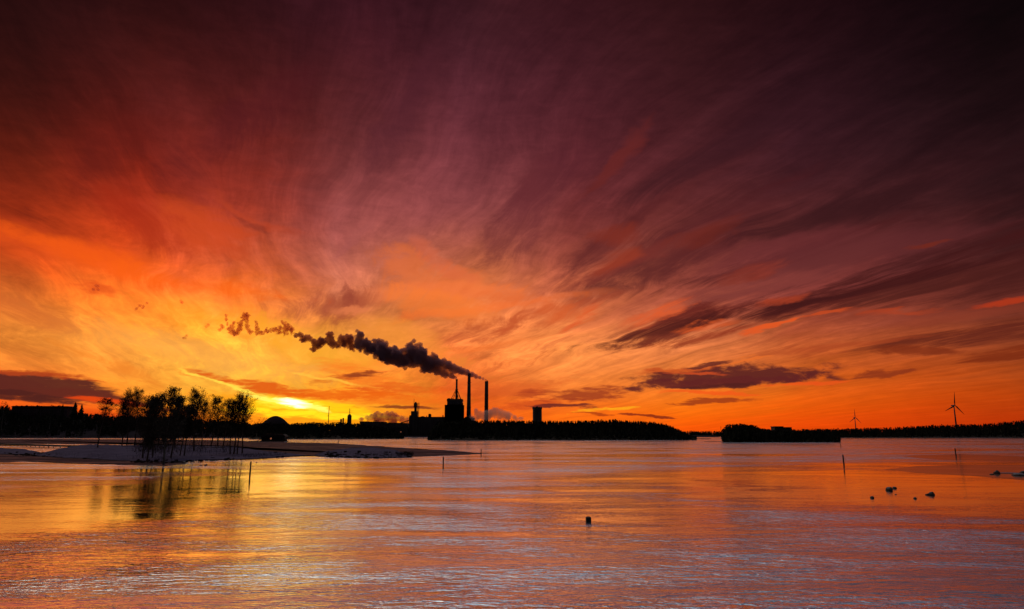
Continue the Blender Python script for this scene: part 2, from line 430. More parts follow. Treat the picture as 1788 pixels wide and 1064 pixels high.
# ---------------------------------------------------------------- water
def water_material():
    m, w = mat('lake_water')
    geo = w.n.new('ShaderNodeNewGeometry')
    P = geo.outputs['Position']
    px, py, pz = w.sep(P)
    # wind patches: calm = smooth, rest ruffled
    pat = w.noise(w.vec(w.math('MULTIPLY', px, 0.25), py, 0.0), 0.045, 5, 0.55, 0.6)
    calm = w.ss(pat, 0.50, 0.60)
    def zone(x, y, rx, ry, k=1.0, soft=0.5, rot=0.0):
        """an ellipse on the lake round the point seen at a photo pixel, radii in metres"""
        g = G(x, y)
        mm = w.mapping(P, (g.x, g.y, 0), (0, 0, rot), (rx, ry, 1e6))
        d = w.math('MULTIPLY_ADD', w.math('SUBTRACT', pat, 0.5), 2.2, w.vmath('DOT_PRODUCT', mm, mm))
        return w.ss(d, 1.0 + 0.9 * soft, 1.0 - 1.6 * soft, 0.0, k)
    def umax(a, b): return w.math('MAXIMUM', a, b)
    big = zone(1560, 843, 50, 52, 1.0, .4)
    big = umax(big, zone(1080, 893, 13, 22, .72, .6))
    big = umax(big, zone(230, 925, 18, 16, .5, .6))
    big = umax(big, zone(520, 850, 14, 40, .85, .6))
    big = umax(big, zone(1800, 815, 70, 30, .9, .5))
    big = umax(big, zone(1060, 796, 42, 16, .8, .6))
    big = umax(big, zone(560, 812, 30, 14, .8, .6))
    big = umax(big, zone(1500, 766, 420, 40, .6, .5))
    big = umax(big, zone(300, 822, 34, 9, .95, .5))
    big = umax(big, zone(285, 858, 22, 62, 1.0, .45))
    rough_z = zone(1150, 815, 75, 24, .9, .6)
    rough_z = umax(rough_z, zone(640, 835, 30, 7, .5, .6))
    calm = w.math('MULTIPLY', calm, w.math('SUBTRACT', 1.0, rough_z))
    calm = umax(w.math('MULTIPLY', calm, 0.85), big)
    # ripples: three sizes, all drawn out across the wind
    v1 = w.vec(w.math('MULTIPLY', px, 0.45), w.math('MULTIPLY_ADD', px, 0.05, py), 0.0)
    r1 = w.noise(v1, 1.7, 3, 0.55, 0.8)
    v2 = w.vec(w.math('MULTIPLY', px, 0.35), w.math('MULTIPLY_ADD', px, -0.10, py), 7.0)
    r2 = w.noise(v2, 0.55, 2, 0.5, 0.5)
    r3 = w.noise(v1, 5.0, 2, 0.5, 0.3)
    h = w.math('ADD', w.math('MULTIPLY', r1, 0.10), w.math('ADD', w.math('MULTIPLY', r2, 0.14), w.math('MULTIPLY', r3, 0.022)))
    amp = w.lr(calm, 0.0, 1.0, RIP, RIP * 0.07)
    gust = w.noise(w.vec(w.math('MULTIPLY', px, 0.3), py, 4.0), 0.16, 4, 0.6, 0.5)
    nrm = bump(w, h, 1.0, w.math('MULTIPLY', amp, w.ss(gust, 0.38, 0.60, 0.30, 1.5)))
    gl = w.n.new('ShaderNodeBsdfGlossy'); gl.distribution = 'GGX'
    w.put(gl.inputs['Color'], WCOL)
    w.put(gl.inputs['Roughness'], w.lr(calm, 0.0, 1.0, 0.20, 0.04)); w.l.new(nrm, gl.inputs['Normal'])
    df = w.n.new('ShaderNodeBsdfDiffuse'); w.put(df.inputs['Color'], (0.20, 0.42, 0.66))
    fr = w.n.new('ShaderNodeFresnel'); fr.inputs[0].default_value = 1.33; w.l.new(nrm, fr.inputs['Normal'])
    f = w.lr(fr.outputs[0], 0.04, 0.42, 0.42, 1.0)
    mx = w.n.new('ShaderNodeMixShader'); w.put(mx.inputs[0], f)
    w.l.new(df.outputs[0], mx.inputs[1]); w.l.new(gl.outputs[0], mx.inputs[2])
    out(w, mx.outputs[0])
    return m
RIP = 2.1
WCOL = (0.90, 0.98, 1.0)
def mesh_obj(name, verts, faces, m, parent=None, smooth=False):
    me = bpy.data.meshes.new(name)
    me.from_pydata([tuple(v) for v in verts], [], faces)
    me.update()
    if smooth: me.polygons.foreach_set('use_smooth', [True] * len(me.polygons))
    if m: me.materials.append(m)
    o = bpy.data.objects.new(name, me)
    link(o)
    if parent: o.parent = parent
    return o
def structure(o, label=None):
    o['kind'] = 'structure'
    if label: o['label'] = label
    return o
water = mesh_obj('water', [(-6000, -200, 0), (6000, -200, 0), (6000, 9000, 0), (-6000, 9000, 0)], [(0, 1, 2, 3)], water_material())
structure(water)
# ---------------------------------------------------------------- surface materials
def noisy(name, c0, c1, scale, rough=0.85, bumpd=0.0, spec=0.2, stretch=(1, 1, 1)):
    m, k = mat(name)
    t = k.n.new('ShaderNodeTexCoord')
    v = k.vmath('MULTIPLY', t.outputs['Object'], stretch)
    f = k.noise(v, scale, 5, 0.6)
    f = k.ss(f, 0.35, 0.65)
    c = k.mix(f, c0, c1)
    nrm = bump(k, f, 0.6, bumpd) if bumpd else None
    out(k, principled(k, c, rough, nrm, 0.0, spec).outputs[0])
    return m
M = {}
M['bark'] = noisy('bark', (0.030, 0.024, 0.020), (0.10, 0.085, 0.075), 3.0, 0.9, 0.02, stretch=(1, 1, 4))
M['twig'] = noisy('twig_foliage', (0.012, 0.009, 0.007), (0.030, 0.020, 0.014), 0.8, 0.9)
M['needle'] = noisy('conifer_foliage', (0.006, 0.008, 0.006), (0.018, 0.020, 0.013), 0.15, 0.95, spec=0.05)
M['forest_floor'] = noisy('forest_floor', (0.010, 0.009, 0.008), (0.030, 0.026, 0.022), 0.2, 0.95, spec=0.05)
M['concrete'] = noisy('stained_concrete', (0.035, 0.033, 0.032), (0.06, 0.056, 0.052), 0.12, 0.85, stretch=(1, 1, .3))
M['sheet'] = noisy('dark_sheet_metal', (0.022, 0.020, 0.022), (0.045, 0.04, 0.042), 0.2, 0.55, stretch=(2, 2, .2))
M['steel'] = noisy('weathered_steel', (0.02, 0.018, 0.018), (0.05, 0.04, 0.036), 0.6, 0.6)
M['palewall'] = noisy('pale_render', (0.045, 0.038, 0.045), (0.065, 0.058, 0.065), 0.1, 0.85)
M['roofpale'] = noisy('snowy_roof', (0.3, 0.28, 0.3), (0.5, 0.47, 0.5), 0.1, 0.9)
M['wood'] = noisy('wet_timber', (0.018, 0.014, 0.012), (0.045, 0.036, 0.03), 2.0, 0.7, 0.01, stretch=(1, 1, .2))
M['glassdark'] = noisy('dark_window_glass', (0.012, 0.012, 0.014), (0.02, 0.02, 0.022), 1.0, 0.35)
M['turbine'] = noisy('turbine_paint', (0.05, 0.045, 0.045), (0.07, 0.06, 0.06), 0.1, 0.6)
M['rubber'] = noisy('black_plastic', (0.012, 0.012, 0.013), (0.02, 0.02, 0.02), 6.0, 0.5)
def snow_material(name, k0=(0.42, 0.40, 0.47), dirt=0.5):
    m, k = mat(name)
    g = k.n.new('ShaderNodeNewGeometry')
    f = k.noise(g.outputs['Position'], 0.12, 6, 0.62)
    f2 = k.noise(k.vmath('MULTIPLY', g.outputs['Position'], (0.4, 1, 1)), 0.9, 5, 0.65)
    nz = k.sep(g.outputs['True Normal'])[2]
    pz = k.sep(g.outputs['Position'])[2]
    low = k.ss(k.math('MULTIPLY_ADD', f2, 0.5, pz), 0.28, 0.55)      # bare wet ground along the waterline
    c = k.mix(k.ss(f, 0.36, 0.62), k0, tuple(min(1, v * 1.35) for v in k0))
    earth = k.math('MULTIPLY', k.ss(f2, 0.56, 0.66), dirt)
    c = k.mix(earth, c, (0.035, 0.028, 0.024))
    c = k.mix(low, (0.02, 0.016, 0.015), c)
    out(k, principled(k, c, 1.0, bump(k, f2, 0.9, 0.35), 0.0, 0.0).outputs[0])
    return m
M['snow'] = snow_material('snow', (0.060, 0.052, 0.085))
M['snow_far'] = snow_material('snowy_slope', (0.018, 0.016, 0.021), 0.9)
def rock_material():
    m, k = mat('rock_with_snow')
    g = k.n.new('ShaderNodeNewGeometry'); t = k.n.new('ShaderNodeTexCoord')
    f = k.noise(t.outputs['Object'], 2.5, 5, 0.6)
    nz = k.sep(g.outputs['Normal'])[2]
    s = k.ss(k.math('MULTIPLY_ADD', f, 0.5, nz), 0.98, 1.12)
    c = k.mix(s, k.mix(f, (0.012, 0.011, 0.011), (0.05, 0.045, 0.042)), (0.12, 0.11, 0.14))
    out(k, principled(k, c, 0.7, bump(k, f, 0.8, 0.08)).outputs[0])
    return m
M['rock'] = rock_material()
def ice_material(name, c0, c1, rough, gloss, bumpd, patchy=0.5, sc_=0.5, sheen=(0.95, 0.92, 0.95)):
    m, k = mat(name)
    g = k.n.new('ShaderNodeNewGeometry'); P = g.outputs['Position']
    P = k.vmath('MULTIPLY', P, (0.35, 1, 1))
    f = k.noise(P, sc_, 6, 0.65, 0.3)
    f2 = k.noise(P, sc_ * 0.12, 4, 0.6, 0.8)
    nrm = bump(k, f, 1.0, bumpd)
    df = k.n.new('ShaderNodeBsdfDiffuse'); k.put(df.inputs[0], k.mix(k.ss(f, 0.35, 0.65), c0, c1)); k.l.new(nrm, df.inputs['Normal'])
    gl = k.n.new('ShaderNodeBsdfGlossy'); k.put(gl.inputs[0], sheen); k.put(gl.inputs['Roughness'], rough); k.l.new(nrm, gl.inputs['Normal'])
    fac = k.ss(k.math('MULTIPLY_ADD', k.math('SUBTRACT', f, 0.5), 0.8, f2), 0.5 - 0.12 * patchy, 0.5 + 0.2, gloss, min(1.0, gloss + 0.6 * patchy))
    mx = k.n.new('ShaderNodeMixShader'); k.put(mx.inputs[0], fac)
    k.l.new(df.outputs[0], mx.inputs[1]); k.l.new(gl.outputs[0], mx.inputs[2])
    out(k, mx.outputs[0])
    return m
M['ice_rough'] = ice_material('rough_thin_ice', (0.012, 0.009, 0.011), (0.05, 0.037, 0.046), 0.3, 0.04, 0.2, 0.32, 0.5, (0.55, 0.46, 0.5))
M['ice_smooth'] = ice_material('smooth_thin_ice', (0.05, 0.035, 0.03), (0.09, 0.06, 0.05), 0.12, 0.42, 0.01, 0.3, 0.2)
def lit_material():  # mill window light; also stands in for sky glow through the boathouse
    m, k = mat('glow_opening'); e = k.n.new('ShaderNodeEmission')
    e.inputs[0].default_value = (1.0, 0.30, 0.14, 1); e.inputs[1].default_value = 0.35
    out(k, e.outputs[0]); return m
M['lit'] = lit_material()

# ---------------------------------------------------------------- mesh builder
class MB:
    def __init__(self): self.v = []; self.f = []
    def box(self, x0, x1, y0, y1, z0, z1):
        b = len(self.v)
        self.v += [(x, y, z) for z in (z0, z1) for x, y in ((x0, y0), (x1, y0), (x1, y1), (x0, y1))]
        self.f += [(b, b+3, b+2, b+1), (b+4, b+5, b+6, b+7), (b, b+1, b+5, b+4), (b+1, b+2, b+6, b+5), (b+2, b+3, b+7, b+6), (b+3, b, b+4, b+7)]
        return self
    def tube(self, p0, p1, r0, r1, n=8, caps=True):
        p0 = Vector(p0); p1 = Vector(p1)
        d = p1 - p0
        if d.length < 1e-6: return self
        d.normalize()
        a = d.cross(Vector((0, 0, 1)) if abs(d.z) < 0.9 else Vector((1, 0, 0))).normalized(); c = d.cross(a)
        b = len(self.v)
        for p, r in ((p0, r0), (p1, r1)):
            for i in range(n):
                t = 2 * PI * i / n
                self.v.append(tuple(p + a * (r * math.cos(t)) + c * (r * math.sin(t))))
        for i in range(n):
            j = (i + 1) % n
            self.f.append((b+i, b+j, b+n+j, b+n+i))
        if caps:
            self.f.append(tuple(b+n+i for i in range(n))); self.f.append(tuple(b+n-1-i for i in range(n)))
        return self
    def lathe(self, cx, cy, prof, n=20):
        b = len(self.v)
        for z, r in prof:
            for i in range(n):
                t = 2 * PI * i / n
                self.v.append((cx + r * math.cos(t), cy + r * math.sin(t), z))
        for k in range(len(prof) - 1):
            for i in range(n):
                j = (i + 1) % n
                self.f.append((b+k*n+i, b+k*n+j, b+(k+1)*n+j, b+(k+1)*n+i))
        self.f.append(tuple(b+(len(prof)-1)*n+i for i in range(n)))
        self.f.append(tuple(b+n-1-i for i in range(n)))
        return self
    def quad(self, c, s, tilt=1.0):
        """a small leaf-sized face, turned at random"""
        a = Vector((random.gauss(0, 1), random.gauss(0, 1), random.gauss(0, 1) * tilt)).normalized()
        b_ = a.cross(Vector((random.gauss(0, 1), random.gauss(0, 1), random.gauss(0, 1)))).normalized()
        c = Vector(c); k = random.uniform(0.4, 0.9)
        b = len(self.v)
        self.v += [tuple(c + a*s), tuple(c + b_*s*k), tuple(c - a*s*0.8), tuple(c - b_*s*k)]
        self.f.append((b, b+1, b+2, b+3))
        return self
    def prism(self, pts, y0, y1):
        """outline pts (x, z) extruded from y0 to y1"""
        b = len(self.v); k = len(pts)
        self.v += [(x, y0, z) for x, z in pts] + [(x, y1, z) for x, z in pts]
        self.f.append(tuple(b+i for i in range(k))); self.f.append(tuple(b+2*k-1-i for i in range(k)))
        for i in range(k):
            j = (i+1) % k
            self.f.append((b+i, b+k+i, b+k+j, b+j))
        return self
    def build(self, name, m, parent=None, smooth=False):
        if parent is not None:
            o_ = parent.location
            vs = [(x-o_.x, y-o_.y, z-o_.z) for x, y, z in self.v]
        else: vs = self.v
        return mesh_obj(name, vs, self.f, m, parent, smooth)
def thing(name, label, cat, loc, group=None):
    o = bpy.data.objects.new(name, None); o.empty_display_size = 0.5
    link(o); o.location = loc; o['label'] = label; o['category'] = cat
    if group: o['group'] = group
    return o
def tag(o, label, cat, group=None, kind=None):
    o['label'] = label
    if cat: o['category'] = cat
    if group: o['group'] = group
    if kind: o['kind'] = kind
    return o
def interp(pts, x):
    if x <= pts[0][0]: return pts[0][1]
    for (a, b), (c, d) in zip(pts, pts[1:]):
        if x <= c: return b + (d - b) * (x - a) / (c - a)
    return pts[-1][1]
def ztop(y, D): return W(894, y, D).z

# ---------------------------------------------------------------- land
def land(name, m, cols, rows=14, power=0.5, jag=0.15, kind=True, seed=0, flat=None):
    """cols: (front point, back point, height); a low rise whose rim dips under the water"""
    V = []; Fc = []
    for i, (A, B, h) in enumerate(cols):
        for j in range(rows + 1):
            t = j / rows
            p = A.lerp(B, t)
            nz = mnoise.fractal(Vector((p.x * 0.06, p.y * 0.06, seed)), 1.0, 2.0, 4)
            z = h * (max(0.0, math.sin(PI * t)) ** power) * (1 + 0.3 * nz) + jag * mnoise.fractal(Vector((p.x * 0.5, p.y * 0.5, seed + 3)), 1.0, 2.0, 3)
            if j in (0, rows) or i in (0, len(cols) - 1): z = -0.6
            else: z = max(z, -0.3)
            V.append((p.x, p.y, z))
    R = rows + 1
    for i in range(len(cols) - 1):
        for j in range(rows):
            Fc.append((i*R+j, (i+1)*R+j, (i+1)*R+j+1, i*R+j+1))
    o = mesh_obj(name, V, Fc, m, None, True)
    if kind: structure(o)
    return o
def subdivide_px(pts, step):
    xs = []
    x = pts[0][0]
    while x < pts[-1][0]:
        xs.append(x); x += step
    xs.append(pts[-1][0]); return xs
# the snowy wooded point on the left
front = [(52, 796), (80, 798), (110, 801), (150, 802), (180, 804.5), (215, 807.5), (260, 808), (300, 809.5), (345, 806), (400, 804), (440, 803), (480, 800), (515, 797.5), (535, 796)]
backp = [(52, 793), (80, 790), (110, 784), (140, 780.5), (180, 779.5), (260, 779.5), (340, 780), (400, 781), (440, 786), (480, 791), (515, 794.5), (535, 795)]
hh = [(52, 0.1), (90, .7), (140, 1.9), (200, 1.9), (300, 1.5), (400, 1.2), (440, 1.0), (500, .7), (535, .15)]
cols_ = []
for x in subdivide_px(front, 4):
    jx = 0.5 * mnoise.noise(Vector((x * 0.15, 0, 0)))
    cols_.append((G(x, interp(front, x) + jx), G(x, interp(backp, x)), interp(hh, x)))
tag(land('snow_bank', M['snow'], cols_, 22, 0.45, 0.22, seed=1), 'snow covered ground under the tall bare trees', None)
# the low snow covered islet to its right
front = [(548, 797), (575, 799.5), (610, 801), (660, 801.3), (700, 800.5), (722, 799)]
backp = [(548, 794), (575, 788), (610, 784), (650, 783), (690, 788), (722, 796)]
hh = [(548, .1), (580, .7), (620, 1.1), (680, 1.1), (705, .6), (722, .15)]
cols_ = [(G(x, interp(front, x)), G(x, interp(backp, x)), interp(hh, x)) for x in subdivide_px(front, 3)]
tag(land('snow_islet', M['snow'], cols_, 16, 0.5, 0.35, seed=5), 'low snow covered islet with dark stones', None)
# left rim: low snowy shore before the boardwalk
front = [(-160, 797), (0, 795), (40, 795), (72, 793)]
backp = [(-160, 782), (0, 783), (40, 785), (72, 791)]
cols_ = [(G(x, interp(front, x)), G(x, interp(backp, x)), 0.7 if x < 50 else 0.4) for x in subdivide_px(front, 5)]
tag(land('snow_shore', M['snow'], cols_, 12, 0.5, 0.3, seed=8), 'low snowy shore at the left edge', None)

# thin ice
def ice(name, pts, m, z=0.004, wob=0.35, label=None, step=3.0):
    """outline in photo pixels, laid on the lake as a sheet; the rim is made irregular"""
    poly = []
    k = len(pts)
    for i in range(k):
        a = G(*pts[i]); b = G(*pts[(i+1) % k])
        nn_ = max(2, int(math.hypot(pts[(i+1) % k][0]-pts[i][0], 3*(pts[(i+1) % k][1]-pts[i][1])) / step))
        for j in range(nn_):
            p = a.lerp(b, j / nn_)
            d = wob * (p.y / 60.0) * 2
            off = Vector((mnoise.noise(p * (2.2 / max(d, .2))), mnoise.noise(p * (2.2 / max(d, .2)) + Vector((9, 3, 1))) * 1.3, 0)) * d
            poly.append((p.x + off.x, p.y + off.y, z))
    o = mesh_obj(name, poly, [tuple(range(len(poly)))], m)
    structure(o, label)
    return o
ice('ice', [(425, 771), (480, 771.5), (520, 773), (590, 774.5), (640, 778), (720, 783.5), (790, 787), (850, 792), (800, 795.5), (715, 798), (600, 796), (560, 797), (500, 798), (440, 796), (395, 779), (250, 777), (0, 775), (-150, 774), (-150, 768.5), (60, 767), (200, 767.2), (300, 768), (420, 769.5)], M['ice_rough'], label='wide sheet of dull rough ice behind the snowy point')
ice('ice', [(-150, 806), (0, 808), (60, 806), (120, 809), (200, 812), (285, 814), (330, 810), (300, 800), (200, 796), (100, 793), (-150, 792)], M['ice_rough'], z=0.006, label='patch of broken shore ice at the left')
ice('ice', [(1545, 820), (1600, 826), (1700, 831.5), (1788, 839), (1990, 846), (1990, 806), (1788, 812), (1680, 812), (1600, 814)], M['ice_smooth'], wob=0.12, label='smooth tongue of thin ice among the right hand stones')
ice('ice', [(1570, 796), (1680, 793), (1788, 797), (1990, 800), (1990, 805), (1788, 806), (1660, 804), (1600, 800)], M['ice_smooth'], z=0.006, wob=0.08, label='narrow band of thin ice behind the right hand stones')

# ---------------------------------------------------------------- woods far off
def conifer(mb, x, y, z, h, w, tiers=6, sides=6):
    mb.tube((x, y, z - 1), (x, y, z + h * 0.35), 0.18, 0.12, 4, False)
    for k in range(tiers):
        t0 = 0.10 + 0.86 * k / tiers
        zb = z + h * t0; zt = z + h * min(1.0, t0 + 1.7 / tiers)
        r = w * (1 - t0) ** 0.85 * random.uniform(0.8, 1.15) + 0.12
        b = len(mb.v)
        a0 = random.uniform(0, PI)
        for i in range(sides):
            a = a0 + 2 * PI * i / sides
            rr = r * random.uniform(0.55, 1.25)
            mb.v.append((x + rr * math.cos(a), y + rr * math.sin(a), zb + random.uniform(-0.35, 0.25) * h / tiers))
        mb.v.append((x + random.uniform(-.1, .1), y, zt))
        for i in range(sides):
            mb.f.append((b+i, b+(i+1) % sides, b+sides))
def broadleaf(mb, x, y, z, h, w, q=26):
    mb.tube((x, y, z - 1), (x + random.uniform(-.5, .5), y, z + h * 0.75), 0.22, 0.06, 4, False)
    for k in range(q):
        t = random.uniform(0.22, 1.0)
        r = w * math.sin(PI * min(1, (t - 0.1) * 1.0)) ** 0.6 * random.random() ** 0.5
        a = random.uniform(0, 2 * PI)
        mb.quad((x + r * math.cos(a), y + r * math.sin(a), z + h * t), random.uniform(0.35, 1.1) * w * 0.42)
def forest(name, label, prof, base_y, dist, depth, count, hmin, hmax, leafy=0.25, gap=None, seed=1, floor=None, wk=0.22, rows=8):
    """prof: skyline (px, py); trees stand on a rise between dist and dist+depth"""
    random.seed(seed)
    cols_ = []
    x0, x1 = prof[0][0], prof[-1][0]
    hm = (hmin + hmax) / 2
    def ground(px, D):
        zt = ztop(interp(prof, px), D)
        return max(0.4, zt - hm)
    V = []; Fc = []
    xs = [x0 + (x1 - x0) * i / 90 for i in range(91)]
    for i, x in enumerate(xs):
        sh = dist + depth * 0.10 * mnoise.noise(Vector((x * 0.03, seed, 0)))
        for j in range(rows + 1):
            D = sh + (depth * 1.15) * j / rows
            t = min(1.0, (j / rows) * 1.9)
            z = ground(x, dist + depth * .5) * (t ** 0.8)
            if j == 0: z = -0.8
            if i in (0, 90) or j == rows: z = -0.8
            X = (x - 894) / F_PX * D / (CP + 0.0) if False else W(x, 755, D).x
            V.append((X, D, z + (0.8 * mnoise.noise(Vector((X * .05, D * .05, 0))) if 0 < j < rows and 0 < i < 90 else 0)))
    R = rows + 1
    for i in range(90):
        for j in range(rows): Fc.append((i*R+j, (i+1)*R+j, (i+1)*R+j+1, i*R+j+1))
    gr = mesh_obj('hills', V, Fc, floor or M['forest_floor'], None, True)
    structure(gr, 'rising ground under the ' + name.replace('_', ' '))
    mb = MB()
    for q in range(count):
        px = random.uniform(x0, x1)
        t = random.random() ** 0.8
        if gap and gap(px, t): continue
        D = dist + depth * (0.04 + 0.86 * t)
        tt = min(1.0, (t * 0.86 + .04) / 1.15 * 1.9)
        g_ = ground(px, dist + depth * .5) * tt ** 0.8
        h = random.uniform(hmin, hmax)
        # keep below the skyline of the photograph, a few stick out
        bumpy = 1.5 * mnoise.noise(Vector((px * .09, seed, 1))) + 0.8 * mnoise.noise(Vector((px * .3, seed, 5)))
        lim = ztop(interp(prof, px) - bumpy - abs(random.gauss(0, 0.9)), D) - g_
        h = max(3.5, min(h * (0.75 + 0.25 * tt), lim))
        X = W(px, 755, D).x
        if random.random() < leafy: broadleaf(mb, X, D, g_, h * 0.96, h * 0.26)
        else: conifer(mb, X, D, g_, h, h * random.uniform(0.15, wk))
    # low scrub along the shore hides the foot of the wood
    for q in range(count):
        px = random.uniform(x0 + 2, x1 - 2)
        D = dist + depth * random.uniform(0.03, 0.30)
        if gap and gap(px, 0.1): continue
        g_ = ground(px, dist + depth * .5) * min(1.0, ((D - dist) / depth) / 1.15 * 1.9) ** 0.8
        mb.quad((W(px, 755, D).x, D, g_ + random.uniform(0.2, 2.6)), random.uniform(1.0, 2.6))
    o = mb.build(name, M['needle'])
    tag(o, label, None, kind='stuff')
    return o
forest('island_forest', 'dense black conifer wood covering the long island in the middle',
       [(747, 764), (752, 752), (758, 742), (766, 735.5), (800, 734), (860, 734), (940, 734.5), (1000, 734.5), (1030, 733.5), (1060, 732), (1085, 734), (1120, 735), (1150, 737.5), (1165, 741), (1180, 747), (1190, 754), (1205, 759.5), (1216, 765)],
       768.5, 730, 190, 1900, 11, 15, 0.2, seed=11)
forest('islet_forest', 'dark bushy trees on the small island right of the channel',
       [(1261, 758), (1264, 748), (1270, 742), (1280, 740), (1300, 741), (1316, 742.5), (1326, 747), (1345, 751), (1380, 752.5), (1420, 755), (1445, 758), (1460, 763), (1466, 768)],
       772, 577, 75, 800, 8, 12, 0.55, seed=12)
forest('shore_forest', 'black treeline on the far shore below the wind turbines',
       [(1300, 753), (1340, 751), (1385, 750.5), (1420, 749.5), (1470, 749), (1500, 748), (1560, 746.5), (1600, 744), (1640, 742.5), (1670, 741.5), (1715, 741), (1735, 738.5), (1760, 736.5), (1788, 734), (1850, 730), (1990, 726)],
       764.5, 1050, 260, 2600, 10, 15, 0.3, seed=13)
forest('horizon_forest', 'thin line of distant forest across the open channel',
       [(1150, 753.5), (1190, 752.7), (1230, 753), (1265, 753), (1330, 752)],
       762, 1450, 220, 600, 9, 12, 0.2, seed=14)
forest('bank_forest', 'black wooded bank left of the mill',
       [(436, 741), (455, 738), (470, 739), (505, 740), (540, 738), (575, 738.5), (592, 737), (608, 738.5), (630, 740), (660, 744), (690, 752), (706, 762)],
       766, 862, 200, 1300, 9, 13, 0.45, seed=15)
def gapL(px, t):
    s = mnoise.noise(Vector((px * 0.035, 4.2, 0)))
    return t < 0.14 and s > 0.2
forest('left_forest', 'mixed dark forest on the far bank behind the snowy point',
       [(-160, 712), (-40, 714), (0, 708), (6, 706), (14, 716), (30, 722), (60, 724), (90, 723), (118, 727), (135, 719), (150, 722), (165, 723), (190, 726), (230, 725.5), (280, 727), (330, 731), (380, 733), (430, 738), (452, 745), (462, 758)],
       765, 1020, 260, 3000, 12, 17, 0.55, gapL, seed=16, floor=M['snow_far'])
# mill ground and the low spit before it
random.seed(3)
def slab(name, x0, x1, D0, D1, h, m, label):
    cols_ = [(Vector((W(x, 755, D0).x, D0 + 4 * mnoise.noise(Vector((x * .06, 1, 0))), 0)), Vector((W(x, 755, D1).x, D1, 0)), h) for x in [x0 + (x1 - x0) * i / 60 for i in range(61)]]
    return tag(land(name, m, cols_, 10, 0.25, 0.15, seed=x0), label, None)
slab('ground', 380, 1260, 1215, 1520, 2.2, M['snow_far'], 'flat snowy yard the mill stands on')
slab('shore', 640, 765, 925, 945, 0.5, M['forest_floor'], 'narrow dark spit in front of the mill')
slab('shore', 1204, 1242, 860, 880, 0.5, M['forest_floor'], 'tiny dark skerry in the open channel')
slab('shore', 1228, 1266, 612, 622, 0.25, M['forest_floor'], 'flat spit off the small right island')
# ---------------------------------------------------------------- the mill
DM = 1300.0
K = DM / F_PX     # metres per photo pixel at the mill (about 1.1)
def X(px, D=DM): return W(px, 700, D).x
def Z(py, D=DM): return ztop(py, D)
def base(px, D=DM, z=1.5): return (X(px, D), D, z)
# columns lean with the tilt of the camera: take x at the foot
def Xf(px, D=DM): return W(px, 735, D).x

# boiler house
b = thing('boiler_house', 'tall stepped boiler house under the braced steel chimney', 'factory', base(793))
xl, xr = Xf(777.3), Xf(808.8)
w = MB().box(xl, xr, DM-14, DM+24, 0.5, Z(708.5)); w.box(xl-.3, xr+.3, DM-14.3, DM+24.3, Z(708.5)+.003, Z(708.5)+1.0).build('lower_wall', M['sheet'], b)
w.build('wall', M['sheet'], b)
w = MB().box(Xf(781), Xf(806.6), DM-10, DM+20, Z(708.5)+1.0, Z(698.2)); w.build('upper_wall', M['sheet'], b)
w = MB().box(Xf(780.4), Xf(807.2), DM-10.6, DM+20.6, Z(701.5), Z(697.2)).box(Xf(781.5), Xf(786), DM-8, DM, Z(697.2)+.01, Z(696)).box(Xf(788), Xf(790), DM-6, DM, Z(697.2)+.01, Z(695.8)).build('parapet', M['steel'], b)
w = MB().box(Xf(806.6)+.01, Xf(807.9), DM-4, DM+8, Z(708.5)+1.0, Z(704)).build('stair_tower', M['steel'], b)
for r in range(5):
    for c in range(7):
        w = MB(); x_ = xl + 3 + c * 4.6; z_ = 6 + r * 5.5
        w.box(x_, x_ + 1.6, DM-14.12, DM-14.003, z_, z_ + 2.0).build('window', M['glassdark'], b)
# steel chimney standing on it, with raking braces
b = thing('steel_chimney', 'slim smoking steel chimney braced on the boiler house roof', 'chimney', (Xf(796), DM+4, Z(697)))
cx = Xf(796.2)
MB().lathe(cx, DM+4, [(Z(699), 2.3), (Z(690), 2.1), (Z(681), 2.1), (Z(680.6), 2.7), (Z(679.6), 2.7), (Z(679.4), 1.9), (Z(665), 1.75), (Z(664.6), 2.1), (Z(662.2), 2.1)]).build('shaft', M['steel'], b, True)
for sx, sy in ((-9.5, -8), (9.0, -8), (-7, 9), (7, 9), (4.2, -9)):
    MB().tube((cx + sx, DM+4+sy, Z(697.4)), (cx + sx * .12, DM+4+sy*.12, Z(680.2)), 0.55, 0.42, 6).build('brace', M['steel'], b)
m_ = MB()
for t in (0.35, 0.68):
    pts = [(cx + sx*(1-.88*t), DM+4+sy*(1-.88*t), Z(697.4) + (Z(680.2)-Z(697.4))*t) for sx, sy in ((-9.5, -8), (9, -8), (7, 9), (-7, 9))]
    for i in range(4): m_.tube(pts[i], pts[(i+1) % 4], .2, .2, 4)
m_.build('brace_frame', M['steel'], b)
# tall concrete chimney
b = thing('concrete_chimney', 'tallest chimney, broad tapering concrete without smoke', 'chimney', base(818))
cx = Xf(818.3)
MB().lathe(cx, DM, [(0.5, 4.6), (Z(728), 4.3), (Z(700), 3.6), (Z(670), 3.05), (Z(657.5), 2.85), (Z(657.2), 3.0), (Z(654), 3.0)], 28).build('shaft', M['concrete'], b, True)
MB().lathe(cx, DM, [(Z(654)+.002, 3.35), (Z(652.6), 3.3), (Z(652), 2.5)], 28).build('rim', M['steel'], b)
for py in (668, 690, 712): MB().lathe(cx, DM, [(Z(py), interp([(650, 3.0), (730, 4.4)], py) + .9), (Z(py)+.35, interp([(650, 3.0), (730, 4.4)], py) + .9)], 28).build('platform', M['steel'], b)
for s in (-1, 1): MB().tube((cx + s*1.2, DM-1, Z(652)), (cx + s*1.2, DM-1, Z(650.9)), .25, .2, 6).build('lightning_rod', M['steel'], b)
